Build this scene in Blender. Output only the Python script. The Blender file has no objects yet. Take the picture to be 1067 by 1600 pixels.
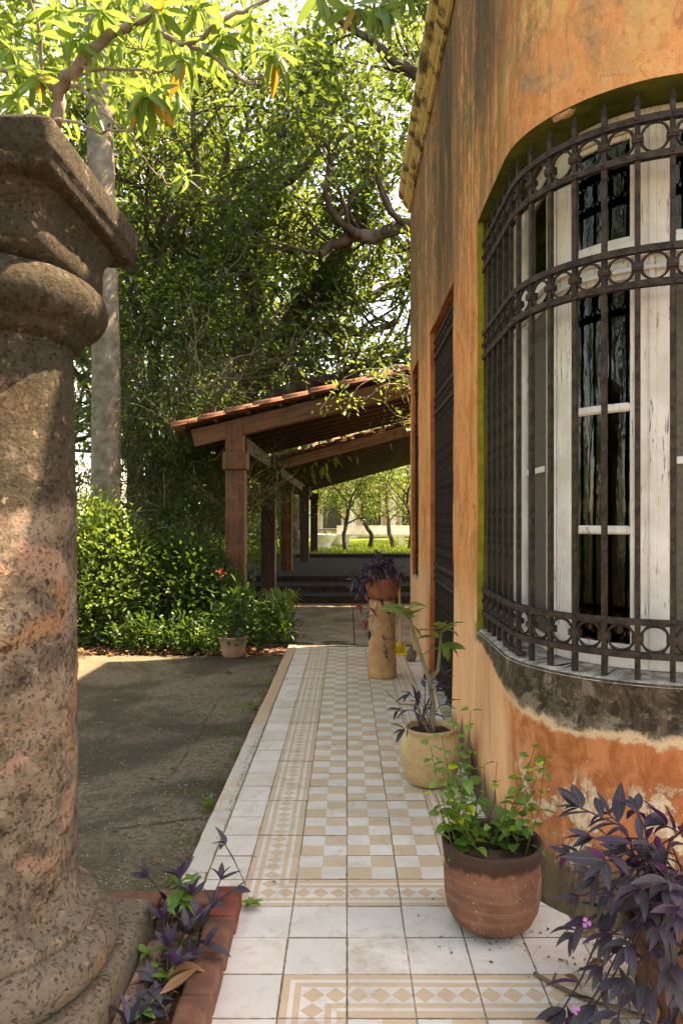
import bpy, bmesh, math, random
import numpy as np
from mathutils import Vector, Matrix, noise
R = math.radians
rnd = random.Random(7)
rng = np.random.default_rng(11)
scn = bpy.context.scene
col = scn.collection

# ---------------------------------------------------------------- camera, light, exposure
CH = 1.435
F = 1129.0
cam_d = bpy.data.cameras.new('camera')
cam = bpy.data.objects.new('camera', cam_d)
col.objects.link(cam)
cam.location = (0, 0, CH)
cam.rotation_euler = (R(90), 0, 0)
cam_d.sensor_fit = 'VERTICAL'
cam_d.sensor_height = 36
cam_d.sensor_width = 24
cam_d.lens = F / 1600 * 36
cam_d.shift_x = -8.5 / 1600
cam_d.shift_y = 10 / 1600
cam_d.clip_start = 0.05
cam_d.clip_end = 600
scn.camera = cam

SUN = Vector((0.52, 0.16, 0.90)).normalized()
sun_el = math.asin(SUN.z)
world = bpy.data.worlds.new('World')
scn.world = world
world.use_nodes = True
wt = world.node_tree
wt.nodes.clear()
wo = wt.nodes.new('ShaderNodeOutputWorld')
wb = wt.nodes.new('ShaderNodeBackground')
ws = wt.nodes.new('ShaderNodeTexSky')
ws.sky_type = 'NISHITA'
ws.sun_disc = False
ws.sun_elevation = sun_el
ws.sun_rotation = math.atan2(SUN.x, SUN.y)
ws.air_density = 1.0
ws.dust_density = 1.2
ws.ozone_density = 1.0
wb.inputs['Strength'].default_value = 0.15
wt.links.new(ws.outputs[0], wb.inputs[0])
wt.links.new(wb.outputs[0], wo.inputs[0])
sl = bpy.data.lights.new('sun', 'SUN')
sl.energy = 4.8
sl.angle = R(0.55)
sl.color = (1.0, 0.93, 0.80)
so = bpy.data.objects.new('sun', sl)
col.objects.link(so)
so.rotation_euler = SUN.to_track_quat('Z', 'Y').to_euler()
scn.view_settings.view_transform = 'Standard'
scn.view_settings.look = 'None'
scn.view_settings.gamma = 1
scn.view_settings.use_curve_mapping = False
scn.view_settings.exposure = 2.5
scn.view_settings.use_white_balance = True
scn.view_settings.white_balance_temperature = 9900
scn.view_settings.white_balance_tint = 20
scn.cycles.max_bounces = 8
scn.cycles.diffuse_bounces = 4
scn.cycles.glossy_bounces = 3
scn.cycles.transmission_bounces = 4
scn.cycles.transparent_max_bounces = 6
scn.cycles.sample_clamp_indirect = 6
scn.cycles.use_denoising = True

def P(px, py, d):
    return Vector(((px - 542) * d / F, d, CH - (py - 810) * d / F))

# ---------------------------------------------------------------- object helpers
def tag(o, label=None, cat=None, group=None, kind=None):
    if label: o['label'] = label
    if cat: o['category'] = cat
    if group: o['group'] = group
    if kind: o['kind'] = kind
    return o

def empty(name, loc=(0, 0, 0), label=None, cat=None, group=None, kind=None, rz=0, parent=None):
    o = bpy.data.objects.new(name, None)
    col.objects.link(o)
    o.location = loc
    o.rotation_euler = (0, 0, rz)
    o.empty_display_size = .1
    if parent: o.parent = parent
    return tag(o, label, cat, group, kind)

def link(name, me, mat=None, parent=None, loc=None, rot=None, scale=None, smooth=None):
    o = bpy.data.objects.new(name, me)
    col.objects.link(o)
    if mat is not None and not me.materials: me.materials.append(mat)
    if parent is not None:
        o.parent = parent
    if loc is not None: o.location = loc
    if rot is not None: o.rotation_euler = rot
    if scale is not None: o.scale = scale if hasattr(scale, '__len__') else (scale,) * 3
    return o

def local(parent, v):
    return Vector(v) - Vector(parent.location)

class MB:
    def __init__(s):
        s.v = []; s.f = []; s.uv = []; s.mi = []
        s.cur = 0
    def add(s, vs, fs, uvs=None):
        b = len(s.v)
        s.v.extend([tuple(v) for v in vs])
        for i, f in enumerate(fs):
            s.f.append([b + k for k in f])
            s.mi.append(s.cur)
            s.uv.append(uvs[i] if uvs else None)
    def quad(s, a, b, c, d, uv=None):
        s.add([a, b, c, d], [(0, 1, 2, 3)], [uv] if uv else None)
    def box(s, x0, x1, y0, y1, z0, z1, M=None):
        vs = [Vector((x, y, z)) for z in (z0, z1) for y in (y0, y1) for x in (x0, x1)]
        if M is not None: vs = [M @ v for v in vs]
        s.add(vs, [(0, 2, 3, 1), (4, 5, 7, 6), (0, 1, 5, 4), (2, 6, 7, 3), (0, 4, 6, 2), (1, 3, 7, 5)])
    def tube(s, pts, rads, seg=6, cap=True):
        pts = [Vector(p) for p in pts]
        n = len(pts)
        if not hasattr(rads, '__len__'): rads = [rads] * n
        up = Vector((0.13, 0.31, 0.94)).normalized()
        rings = []
        for i, p in enumerate(pts):
            t = (pts[min(i + 1, n - 1)] - pts[max(i - 1, 0)])
            if t.length < 1e-9: t = Vector((0, 0, 1))
            t.normalize()
            a = t.cross(up)
            if a.length < 1e-3: a = t.cross(Vector((1, 0, 0)))
            a.normalize(); b = t.cross(a)
            rings.append([p + (a * math.cos(2 * math.pi * k / seg) + b * math.sin(2 * math.pi * k / seg)) * rads[i] for k in range(seg)])
        vs = [v for r in rings for v in r]
        fs = []
        for i in range(n - 1):
            for k in range(seg):
                k2 = (k + 1) % seg
                fs.append((i * seg + k, i * seg + k2, (i + 1) * seg + k2, (i + 1) * seg + k))
        if cap:
            fs.append(tuple(range(seg))); fs.append(tuple(reversed(range((n - 1) * seg, n * seg))))
        s.add(vs, fs)
    def lathe(s, prof, seg=32, c=(0, 0, 0), wob=None):
        n = len(prof); vs = []; fs = []
        for i, (r, z) in enumerate(prof):
            for k in range(seg):
                a = 2 * math.pi * k / seg
                rr = r if wob is None else r * (1 + wob(a, z))
                vs.append((c[0] + rr * math.cos(a), c[1] + rr * math.sin(a), c[2] + z))
        for i in range(n - 1):
            for k in range(seg):
                k2 = (k + 1) % seg
                fs.append((i * seg + k, i * seg + k2, (i + 1) * seg + k2, (i + 1) * seg + k))
        if prof[0][0] > 0: fs.append(tuple(reversed(range(seg))))
        s.add(vs, fs)
    def mesh(s, name, mats, smooth=False, uv=False):
        me = bpy.data.meshes.new(name)
        me.from_pydata(s.v, [], s.f)
        if not isinstance(mats, (list, tuple)): mats = [mats]
        for m in mats: me.materials.append(m)
        if len(mats) > 1:
            me.polygons.foreach_set('material_index', s.mi)
        if smooth:
            me.polygons.foreach_set('use_smooth', [True] * len(me.polygons))
        if uv:
            l = me.uv_layers.new(name='UVMap')
            data = []
            for i, f in enumerate(s.f):
                u = s.uv[i]
                for k in range(len(f)):
                    data.extend(u[k] if u else (0, 0))
            l.data.foreach_set('uv', data)
        me.update()
        return me
    def build(s, name, mats, parent=None, loc=None, smooth=False, uv=False, **kw):
        return link(name, s.mesh(name, mats, smooth, uv), None, parent, loc, **kw)

def bevel_mesh(me, w, seg=2):
    bm = bmesh.new(); bm.from_mesh(me)
    bmesh.ops.bevel(bm, geom=list(bm.edges), offset=w, segments=seg, profile=.6, affect='EDGES', clamp_overlap=True)
    bm.to_mesh(me); bm.free()
    return me

def rbox(name, dims, mat, bev=.006, seg=2, jitter=0, cuts=0, sd=0):
    m = MB(); x, y, z = dims
    m.box(-x / 2, x / 2, -y / 2, y / 2, 0, z)
    me = m.mesh(name, mat)
    bm = bmesh.new(); bm.from_mesh(me)
    if cuts: bmesh.ops.subdivide_edges(bm, edges=list(bm.edges), cuts=cuts, use_grid_fill=True)
    sharp = [e for e in bm.edges if len(e.link_faces) == 2 and e.calc_face_angle(0) > .5]
    bmesh.ops.bevel(bm, geom=sharp, offset=bev, segments=seg, profile=.6, affect='EDGES', clamp_overlap=True)
    if jitter:
        for v in bm.verts:
            n = noise.noise_vector(v.co * 9 + Vector((sd * 3.1, sd, 5)))
            v.co += n * jitter
    bm.to_mesh(me); bm.free()
    me.polygons.foreach_set('use_smooth', [True] * len(me.polygons))
    return me

# ---------------------------------------------------------------- node helpers
class NT:
    def __init__(s, name):
        s.m = bpy.data.materials.new(name); s.m.use_nodes = True
        s.t = s.m.node_tree; s.t.nodes.clear()
        s.out = s.t.nodes.new('ShaderNodeOutputMaterial')
    def n(s, typ, **kw):
        nd = s.t.nodes.new(typ)
        for k, v in kw.items(): setattr(nd, k, v)
        return nd
    def set(s, sock, v):
        if isinstance(v, bpy.types.NodeSocket): s.t.links.new(v, sock)
        elif v is not None:
            try: sock.default_value = v
            except Exception: sock.default_value = (*v, 1) if len(v) == 3 else v
    def math(s, op, a, b=None, c=None, clamp=False):
        nd = s.n('ShaderNodeMath', operation=op); nd.use_clamp = clamp
        s.set(nd.inputs[0], a)
        if b is not None: s.set(nd.inputs[1], b)
        if c is not None: s.set(nd.inputs[2], c)
        return nd.outputs[0]
    def coord(s, which='Object'):
        return s.n('ShaderNodeTexCoord').outputs[which]
    def mapping(s, v, scale=(1, 1, 1), loc=(0, 0, 0), rot=(0, 0, 0)):
        nd = s.n('ShaderNodeMapping')
        s.set(nd.inputs['Vector'], v); nd.inputs['Scale'].default_value = scale
        s.set(nd.inputs['Location'], loc); nd.inputs['Rotation'].default_value = rot
        return nd.outputs[0]
    def noise(s, v, scale=5, detail=6, rough=.55, dist=0, out=0):
        nd = s.n('ShaderNodeTexNoise'); s.set(nd.inputs['Vector'], v)
        nd.inputs['Scale'].default_value = scale; nd.inputs['Detail'].default_value = detail
        nd.inputs['Roughness'].default_value = rough; nd.inputs['Distortion'].default_value = dist
        return nd.outputs[out]
    def voro(s, v, scale=5, feature='F1', out='Distance', rand=1):
        nd = s.n('ShaderNodeTexVoronoi', feature=feature); s.set(nd.inputs['Vector'], v)
        nd.inputs['Scale'].default_value = scale; nd.inputs['Randomness'].default_value = rand
        return nd.outputs[out]
    def ramp(s, f, stops, interp='LINEAR'):
        nd = s.n('ShaderNodeValToRGB'); s.set(nd.inputs[0], f)
        cr = nd.color_ramp; cr.interpolation = interp
        while len(cr.elements) < len(stops): cr.elements.new(.5)
        for e, (p, c) in zip(cr.elements, stops):
            e.position = p
            e.color = (c, c, c, 1) if isinstance(c, (int, float)) else (*c, 1)
        return nd.outputs[0]
    def step(s, f, lo, hi):
        nd = s.n('ShaderNodeMapRange'); nd.interpolation_type = 'SMOOTHSTEP'
        s.set(nd.inputs[0], f); s.set(nd.inputs[1], lo); s.set(nd.inputs[2], hi)
        nd.inputs[3].default_value = 0; nd.inputs[4].default_value = 1
        return nd.outputs[0]
    def mix(s, f, a, b, mode='MIX'):
        nd = s.n('ShaderNodeMix', data_type='RGBA', blend_type=mode)
        s.set(nd.inputs[0], f)
        for sock, v in ((nd.inputs[6], a), (nd.inputs[7], b)):
            if isinstance(v, bpy.types.NodeSocket): s.t.links.new(v, sock)
            else: sock.default_value = (*v, 1) if len(v) == 3 else v
        return nd.outputs[2]
    def sep(s, v):
        nd = s.n('ShaderNodeSeparateXYZ'); s.set(nd.inputs[0], v); return nd.outputs
    def comb(s, x, y, z):
        nd = s.n('ShaderNodeCombineXYZ')
        for i, v in enumerate((x, y, z)): s.set(nd.inputs[i], v)
        return nd.outputs[0]
    def rand(s): return s.n('ShaderNodeObjectInfo').outputs['Random']
    def island(s): return s.n('ShaderNodeNewGeometry').outputs['Random Per Island']
    def bump(s, h, strength=.5, dist=.01, normal=None):
        nd = s.n('ShaderNodeBump'); s.set(nd.inputs['Height'], h)
        nd.inputs['Strength'].default_value = strength; nd.inputs['Distance'].default_value = dist
        if normal is not None: s.set(nd.inputs['Normal'], normal)
        return nd.outputs[0]
    def bsdf(s, color, rough=.8, spec=.3, normal=None, metal=0, **kw):
        nd = s.n('ShaderNodeBsdfPrincipled')
        s.set(nd.inputs['Base Color'], color if isinstance(color, bpy.types.NodeSocket) else (*color, 1))
        s.set(nd.inputs['Roughness'], rough); s.set(nd.inputs['Specular IOR Level'], spec)
        s.set(nd.inputs['Metallic'], metal)
        if normal is not None: s.set(nd.inputs['Normal'], normal)
        return nd.outputs[0]
    def finish(s, sh):
        s.t.links.new(sh, s.out.inputs['Surface']); return s.m

# ---------------------------------------------------------------- materials
M = {}
def leaf_mat(name, c1, c2, c3, trans, rough=.4, tf=.4, per='island', back=None, spec=.4, yellow=0.0, ycol=(.5, .38, .05)):
    t = NT(name)
    r = t.island() if per == 'island' else t.rand()
    c = t.ramp(r, [(0, c1), (.5, c2), (1, c3)])
    r2 = t.math('FRACT', t.math('MULTIPLY', r, 37.7))
    tc = t.mix(r2, tuple(x * .75 for x in trans), trans)
    if yellow:
        y = t.step(r2, 1 - yellow, 1 - yellow * .7)
        c = t.mix(y, c, ycol); tc = t.mix(y, tc, tuple(min(1, x * 1.2) for x in ycol))
    nz = t.noise(t.coord(), 40 if per == 'island' else 60, 3)
    c = t.mix(t.math('MULTIPLY', t.step(nz, .35, .75), .35), c, tuple(x * .6 for x in c2))
    if per == 'object':
        oc = t.coord('Object'); vein = t.step(t.math('ABSOLUTE', t.sep(oc)[0]), .016, .004)
        c = t.mix(t.math('MULTIPLY', vein, .5), c, tuple(min(1, x * 2.1 + .02) for x in c3))
        st_ = t.noise(t.mapping(oc, (70, 3, 3)), 1, 4, .6)
        c = t.mix(t.math('MULTIPLY', t.step(st_, .5, .7), .3), c, tuple(x * 1.7 for x in c2))
        du = t.noise(oc, 9, 7, .75, .5)
        c = t.mix(t.math('MULTIPLY', t.step(du, .60, .72), .4), c, (.16, .13, .10))
    if back:
        bf = t.n('ShaderNodeNewGeometry').outputs['Backfacing']
        c = t.mix(bf, c, back)
    p = t.bsdf(c, rough, spec)
    tr = t.n('ShaderNodeBsdfTranslucent'); t.set(tr.inputs[0], tc)
    mx = t.n('ShaderNodeMixShader'); mx.inputs[0].default_value = tf
    t.t.links.new(p, mx.inputs[1]); t.t.links.new(tr.outputs[0], mx.inputs[2])
    M[name] = t.finish(mx.outputs[0])

leaf_mat('fig_leaf', (.014, .036, .014), (.024, .054, .020), (.042, .080, .032), (.20, .30, .045), .38, .36)
leaf_mat('far_leaf', (.030, .062, .016), (.048, .092, .026), (.080, .128, .040), (.25, .35, .06), .45, .45)
leaf_mat('wispy_leaf', (.020, .044, .016), (.032, .068, .022), (.052, .095, .03), (.14, .22, .03), .5, .35)
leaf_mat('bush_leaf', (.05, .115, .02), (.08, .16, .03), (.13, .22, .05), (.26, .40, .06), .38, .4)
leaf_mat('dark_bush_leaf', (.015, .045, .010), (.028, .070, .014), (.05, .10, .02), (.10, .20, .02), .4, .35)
leaf_mat('mango_leaf', (.06, .14, .03), (.10, .20, .04), (.15, .26, .06), (.27, .40, .08), .3, .5, per='object', yellow=.04, ycol=(.5, .22, .03))
leaf_mat('mango_far_leaf', (.06, .13, .025), (.10, .19, .035), (.15, .25, .05), (.26, .38, .07), .35, .5)
leaf_mat('mint_leaf', (.04, .12, .02), (.07, .17, .02), (.12, .22, .025), (.25, .40, .03), .45, .3, per='object', yellow=.14, ycol=(.42, .45, .02))
leaf_mat('bed_leaf', (.06, .15, .025), (.09, .20, .03), (.14, .26, .04), (.25, .40, .04), .4, .3, per='object')
leaf_mat('jar_leaf', (.06, .12, .03), (.10, .17, .03), (.15, .20, .04), (.28, .36, .04), .35, .3, per='object', yellow=.1, ycol=(.25, .14, .03))
leaf_mat('purple_leaf', (.034, .029, .040), (.042, .046, .045), (.058, .036, .068), (.10, .03, .10), .56, .15, per='object', back=(.085, .032, .10), spec=.35)
leaf_mat('pink_leaf', (.25, .05, .06), (.3, .09, .07), (.22, .05, .09), (.3, .06, .06), .45, .25, per='object')
leaf_mat('dry_leaf', (.11, .05, .02), (.20, .09, .035), (.28, .15, .07), (.2, .1, .03), .7, .1, per='object')
leaf_mat('litter_leaf', (.07, .04, .02), (.14, .07, .03), (.24, .13, .06), (.2, .1, .03), .75, .1)
leaf_mat('grass_blade', (.06, .12, .02), (.10, .17, .025), (.16, .22, .04), (.3, .4, .04), .5, .35)
leaf_mat('red_petal', (.35, .03, .02), (.4, .05, .03), (.35, .07, .05), (.4, .08, .05), .5, .3)
leaf_mat('violet_petal', (.5, .15, .5), (.55, .2, .6), (.6, .25, .6), (.6, .2, .6), .5, .3)

def bark(name, c1, c2, c3, scale=8, stretch=.3):
    t = NT(name); v = t.coord('Object')
    m = t.mapping(v, (1, 1, stretch))
    n1 = t.noise(m, scale, 8, .65); n2 = t.noise(v, scale * .35, 4)
    c = t.mix(t.step(n1, .38, .62), c1, c2)
    c = t.mix(t.math('MULTIPLY', t.step(n2, .5, .68), .8), c, c3)
    M[name] = t.finish(t.bsdf(c, .9, .2, t.bump(n1, .9, .02)))
bark('fig_bark', (.035, .026, .020), (.085, .065, .05), (.14, .12, .10))
bark('pale_bark', (.18, .13, .10), (.30, .23, .19), (.40, .34, .29), 10)
bark('twig_bark', (.09, .055, .035), (.17, .11, .07), (.2, .15, .1), 20)
bark('green_stem', (.06, .09, .03), (.10, .13, .04), (.14, .10, .05), 30)
bark('purple_stem', (.06, .035, .05), (.10, .06, .07), (.12, .10, .06), 30)
bark('jar_stem', (.16, .14, .09), (.24, .22, .14), (.14, .17, .08), 18)
bark('vine_bark', (.20, .16, .11), (.33, .28, .21), (.4, .36, .3), 20)

def palm_trunk():
    t = NT('palm_trunk'); v = t.coord('Object'); s = t.sep(v)
    ring = t.math('FRACT', t.math('MULTIPLY', t.math('ADD', s[2], t.math('MULTIPLY', t.noise(v, 2, 2), .05)), 6.5))
    rr = t.step(t.math('ABSOLUTE', t.math('SUBTRACT', ring, .5)), .40, .5)
    n1 = t.noise(v, 7, 7, .65); n2 = t.voro(t.mapping(v, (1, 1, .45)), 16)
    c = t.mix(t.step(n1, .35, .68), (.115, .10, .075), (.22, .195, .155))
    c = t.mix(t.math('MULTIPLY', t.step(n2, .28, .05), t.step(n1, .5, .6)), c, (.40, .37, .31))
    c = t.mix(t.math('MULTIPLY', rr, .12), c, (.10, .09, .07))
    M['palm_trunk'] = t.finish(t.bsdf(c, .85, .2, t.bump(t.math('SUBTRACT', n1, t.math('MULTIPLY', rr, .25)), .5, .01)))
palm_trunk()

def stone():
    t = NT('coral_stone'); v = t.coord('Object'); s = t.sep(v)
    big = t.noise(v, 1.7, 5, .6, .4); med = t.noise(v, 7, 9, .68, .3); fine = t.noise(v, 48, 6, .7)
    lay = t.noise(t.mapping(v, (1.5, 1.5, 9)), 2.5, 6, .65, .5)
    pits = t.voro(t.mapping(v, (1, 1, 1.5)), 34); pits2 = t.voro(v, 90)
    c = t.mix(t.step(med, .36, .64), (.078, .060, .043), (.215, .166, .122))
    c = t.mix(t.step(t.noise(v, 3.1, 5, .6, 1.0), .54, .66), c, (.25, .135, .07))
    c = t.mix(t.math('MULTIPLY', t.step(fine, .52, .74), .35), c, (.34, .27, .19))
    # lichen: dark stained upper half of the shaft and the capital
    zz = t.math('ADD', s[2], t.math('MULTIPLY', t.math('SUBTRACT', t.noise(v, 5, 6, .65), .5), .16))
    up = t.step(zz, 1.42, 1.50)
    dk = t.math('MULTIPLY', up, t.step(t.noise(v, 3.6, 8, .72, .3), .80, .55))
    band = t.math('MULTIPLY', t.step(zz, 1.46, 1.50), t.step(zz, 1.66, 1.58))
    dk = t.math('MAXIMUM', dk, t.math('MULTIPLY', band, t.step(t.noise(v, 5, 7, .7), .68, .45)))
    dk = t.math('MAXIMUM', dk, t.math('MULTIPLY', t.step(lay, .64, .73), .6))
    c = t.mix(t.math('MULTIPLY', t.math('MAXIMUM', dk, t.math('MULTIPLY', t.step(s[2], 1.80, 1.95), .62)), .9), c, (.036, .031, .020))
    pk = t.math('MULTIPLY', t.step(t.noise(v, 4.3, 3, .5, .6), .60, .66), t.step(s[2], 2.0, 1.8))
    c = t.mix(t.math('MULTIPLY', pk, .55), c, (.34, .20, .14))
    c = t.mix(t.math('MULTIPLY', t.step(s[2], .44, .28), t.step(t.noise(v, 6, 6), .30, .55)), c, (.15, .125, .088))
    pm = t.math('MULTIPLY', t.step(t.noise(v, 5, 4, .6), .44, .58), t.math('MULTIPLY', t.step(s[2], .30, .45), t.step(s[2], 2.1, 1.85)))
    cav = t.noise(t.mapping(v, (1, 1, 1.2)), 26, 8, .70, .35); cav2 = t.noise(v, 80, 5, .7, .2)
    ph = t.math('MULTIPLY', t.step(cav, .43, .33), t.math('MULTIPLY_ADD', pm, .85, .15))
    ph2 = t.math('MULTIPLY', t.step(cav2, .44, .34), .6)
    c = t.mix(t.math('MULTIPLY', ph, .70), c, (.035, .026, .017))
    c = t.mix(t.math('MULTIPLY', ph2, .7), c, (.06, .045, .03))
    c = t.mix(t.math('MULTIPLY', t.step(cav, .58, .68), .45), c, (.38, .29, .20))
    h = t.math('SUBTRACT', t.math('ADD', t.math('MULTIPLY', med, 1.3), t.math('MULTIPLY', fine, .5)), t.math('ADD', ph, ph2))
    M['coral_stone'] = t.finish(t.bsdf(c, .95, .15, t.bump(h, 1.0, .02)))
stone()

def plaster():
    """orange lime wash: UV = (metres along the wall, height)"""
    t = NT('orange_plaster'); uv = t.coord('UV'); s = t.sep(uv)
    S, Z = s[0], s[1]
    def N(sx, sy, detail=6, rough=.6, dist=0, off=0):
        return t.noise(t.comb(t.math('MULTIPLY_ADD', S, sx, off), t.math('MULTIPLY', Z, sy), off), 1, detail, rough, dist)
    big = N(1.1, .7, 5, .6, .5); pat = N(4.5, 3.2, 8, .68, .6, 7); fine = N(38, 30, 5, .7, 0, 3)
    grain = N(46, 2.6, 5, .7, .2, 13); strk = N(3.4, .34, 9, .70, .8, 21); strk2 = N(10, 1.1, 8, .72, .6, 31)
    med = N(11, 8, 8, .72, .8, 17); g2 = N(95, 15, 5, .72, .5, 29); lump = N(2.4, 1.5, 7, .66, .9, 37)
    c = t.mix(t.step(pat, .44, .56), (.50, .155, .045), (.74, .30, .11))
    c = t.mix(t.math('MULTIPLY', t.step(lump, .48, .56), .6), c, (.74, .29, .095))
    c = t.mix(t.math('MULTIPLY', t.step(big, .50, .60), .5), c, (.76, .35, .145))
    c = t.mix(t.math('MULTIPLY', t.step(med, .54, .60), .42), c, (.78, .45, .22))
    c = t.mix(t.math('MULTIPLY', t.step(med, .45, .37), .6), c, (.38, .135, .05))
    c = t.mix(t.math('MULTIPLY', t.step(fine, .56, .66), .45), c, (.76, .46, .21))
    c = t.mix(t.math('MULTIPLY', t.step(fine, .42, .32), .4), c, (.30, .11, .035))
    c = t.mix(t.math('MULTIPLY', t.math('MULTIPLY', t.step(g2, .50, .62), .35), t.step(S, 6.0, 4.8)), c, (.74, .42, .17))
    c = t.mix(t.math('MULTIPLY', t.math('MULTIPLY', t.step(g2, .46, .36), .35), t.step(S, 6.0, 4.8)), c, (.34, .16, .06))
    # yellow and grey washes high on the curve
    hic = t.step(Z, 2.9, 3.5)
    c = t.mix(t.math('MULTIPLY', t.math('MULTIPLY', hic, t.step(N(2.6, 1.9, 8, .70, .9, 47), .52, .57)), .7), c, (.74, .45, .17))
    g = t.math('MULTIPLY', t.math('MULTIPLY', t.step(N(3.2, 2.4, 8, .70, .9, 61), .52, .59), hic), t.math('MULTIPLY', t.step(S, 6.1, 5.4), .75))
    c = t.mix(g, c, t.mix(t.step(fine, .4, .6), (.26, .19, .12), (.44, .32, .19)))
    # flat long wall: brown rain streaks from the cornice, broken up, fading downwards
    flat = t.step(S, 5.6, 4.6)
    hi = t.step(Z, 1.9, 4.0)
    brk = t.math('MULTIPLY', t.math('SUBTRACT', t.math('ADD', med, pat), 1.0), .42)
    th = t.math('MULTIPLY_ADD', hi, -.17, .60)
    d1 = t.step(t.math('SUBTRACT', t.math('ADD', strk, brk), th), -.05, .07)
    m = t.math('MULTIPLY', t.math('MULTIPLY', d1, flat), t.math('MULTIPLY_ADD', hi, .50, .30))
    c = t.mix(m, c, t.mix(t.step(g2, .4, .6), (.060, .042, .022), (.15, .098, .048)))
    d2 = t.math('MULTIPLY', t.math('MULTIPLY', t.step(t.math('ADD', strk2, brk), .50, .62), t.step(S, 6.2, 5.0)), t.math('MULTIPLY_ADD', hi, .50, .22))
    c = t.mix(d2, c, (.21, .125, .058))
    d3 = t.math('MULTIPLY', t.math('MULTIPLY', t.step(t.math('ADD', strk2, brk), .44, .36), flat), .45)
    c = t.mix(d3, c, (.74, .42, .19))
    e1 = t.math('MULTIPLY', t.math('MULTIPLY', t.step(t.math('ADD', S, brk), 2.0, 2.5), t.step(t.math('ADD', S, brk), 3.6, 3.25)), t.step(Z, 2.2, 3.5))
    e2 = t.math('MULTIPLY', t.math('MULTIPLY', t.step(t.math('ADD', S, brk), 4.0, 4.35), t.step(t.math('ADD', S, brk), 5.1, 4.7)), t.step(Z, 3.3, 4.4))
    ee = t.math('MULTIPLY', t.math('MAXIMUM', e1, e2), t.math('MULTIPLY_ADD', t.step(strk2, .60, .42), .45, .48))
    c = t.mix(ee, c, (.060, .042, .022))
    bl = t.math('MULTIPLY', t.math('MULTIPLY', t.step(N(1.5, .9, 8, .70, 1.2, 113), .50, .62), t.step(S, 5.7, 4.4)), t.math('MULTIPLY_ADD', hi, .45, .12))
    c = t.mix(bl, c, (.20, .115, .055))
    far = t.math('MULTIPLY', t.math('MULTIPLY', t.step(S, 2.6, .6), t.step(Z, 2.4, 3.8)), .5)
    c = t.mix(far, c, (.13, .085, .040))
    # smooth peach render of the lower flat wall
    lowf = t.math('MULTIPLY', t.step(S, 5.55, 5.15), t.step(Z, 1.15, .75))
    c = t.mix(t.math('MULTIPLY', lowf, .72), c, t.mix(t.step(N(10, 1.6, 6, .65, .3, 71), .4, .65), (.78, .40, .20), (.82, .52, .31)))
    # black mould band under the sill, cream edge, deep orange, cream scars
    wob = t.math('MULTIPLY', t.math('SUBTRACT', N(6, 6, 9, .75, .5, 83), .5), .17)
    wob = t.math('ADD', wob, t.math('MULTIPLY', t.step(S, 5.5, 4.4), .13))
    zz = t.math('SUBTRACT', Z, wob)
    cur = t.step(S, 4.75, 5.35)
    deep = t.math('MULTIPLY', t.math('MULTIPLY', t.step(S, 4.95, 5.2), t.step(Z, .95, .8)), .92)
    c = t.mix(deep, c, t.mix(t.step(med, .40, .60), (.34, .095, .030), t.mix(t.step(big, .42, .60), (.46, .140, .048), (.58, .22, .085))))
    cream = t.math('MULTIPLY', t.math('MULTIPLY', t.step(zz, .558, .580), t.step(zz, .64, .60)), cur)
    c = t.mix(t.math('MULTIPLY', cream, .85), c, (.64, .46, .28))
    sc = t.math('MULTIPLY', t.math('MULTIPLY', t.step(N(4.2, 4.6, 9, .74, .5, 91), .53, .545), t.step(zz, .47, .36)), t.step(S, 5.1, 5.3))
    c = t.mix(t.math('MULTIPLY', sc, .9), c, t.mix(t.step(fine, .4, .6), (.50, .33, .19), (.70, .54, .36)))
    mold = t.math('MULTIPLY', t.math('MULTIPLY', t.step(zz, .585, .615), t.step(Z, .86, .82)), t.step(S, 4.15, 4.4))
    mc = t.mix(t.step(med, .42, .60), (.022, .020, .015), (.085, .072, .050))
    mc = t.mix(t.math('MULTIPLY', t.step(N(7, 9, 9, .78, .6, 97), .52, .60), .75), mc, (.22, .18, .13))
    mc = t.mix(t.math('MULTIPLY', t.step(fine, .60, .68), .5), mc, (.34, .28, .2))
    c = t.mix(t.math('MULTIPLY', mold, .96), c, mc)
    # damp dark foot
    ft = t.math('ADD', Z, t.math('MULTIPLY', t.math('SUBTRACT', N(9, 2.2, 7, .7, .3, 101), .5), -.42))
    dampmask = t.step(S, 1.6, 3.9)
    foot = t.math('MULTIPLY', t.step(ft, .22, .10), t.math('MULTIPLY_ADD', dampmask, .9, .05))
    c = t.mix(foot, c, t.mix(t.step(pat, .4, .6), (.050, .045, .026), (.12, .095, .055)))
    wc = t.n('ShaderNodeVectorMath', operation='ADD'); t.set(wc.inputs[0], t.comb(S, Z, 0)); t.set(wc.inputs[1], t.mapping(t.noise(t.comb(S, Z, 0), 5, 5, .6, .5, 1), (.25, .25, .25)))
    crk = t.math('MULTIPLY', t.step(t.voro(wc.outputs[0], 1.9, 'DISTANCE_TO_EDGE'), .006, .001), t.step(lump, .48, .56))
    c = t.mix(t.math('MULTIPLY', crk, .22), c, (.20, .095, .04))
    # pitted specks
    sp = t.step(t.voro(t.comb(S, Z, 0), 34), .12, .05)
    c = t.mix(t.math('MULTIPLY', t.math('MULTIPLY', sp, t.step(pat, .5, .6)), .8), c, (.66, .56, .42))
    h = t.math('ADD', t.math('ADD', t.math('MULTIPLY', med, 1.0), t.math('MULTIPLY', fine, .45)), t.math('MULTIPLY', t.math('SUBTRACT', g2, t.math('MULTIPLY', crk, .6)), .25))
    h = t.math('SUBTRACT', h, t.math('ADD', t.math('MULTIPLY', sc, .5), t.math('MULTIPLY', mold, -.2)))
    M['orange_plaster'] = t.finish(t.bsdf(c, .92, .2, t.bump(h, .75, .012)))
plaster()

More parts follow.
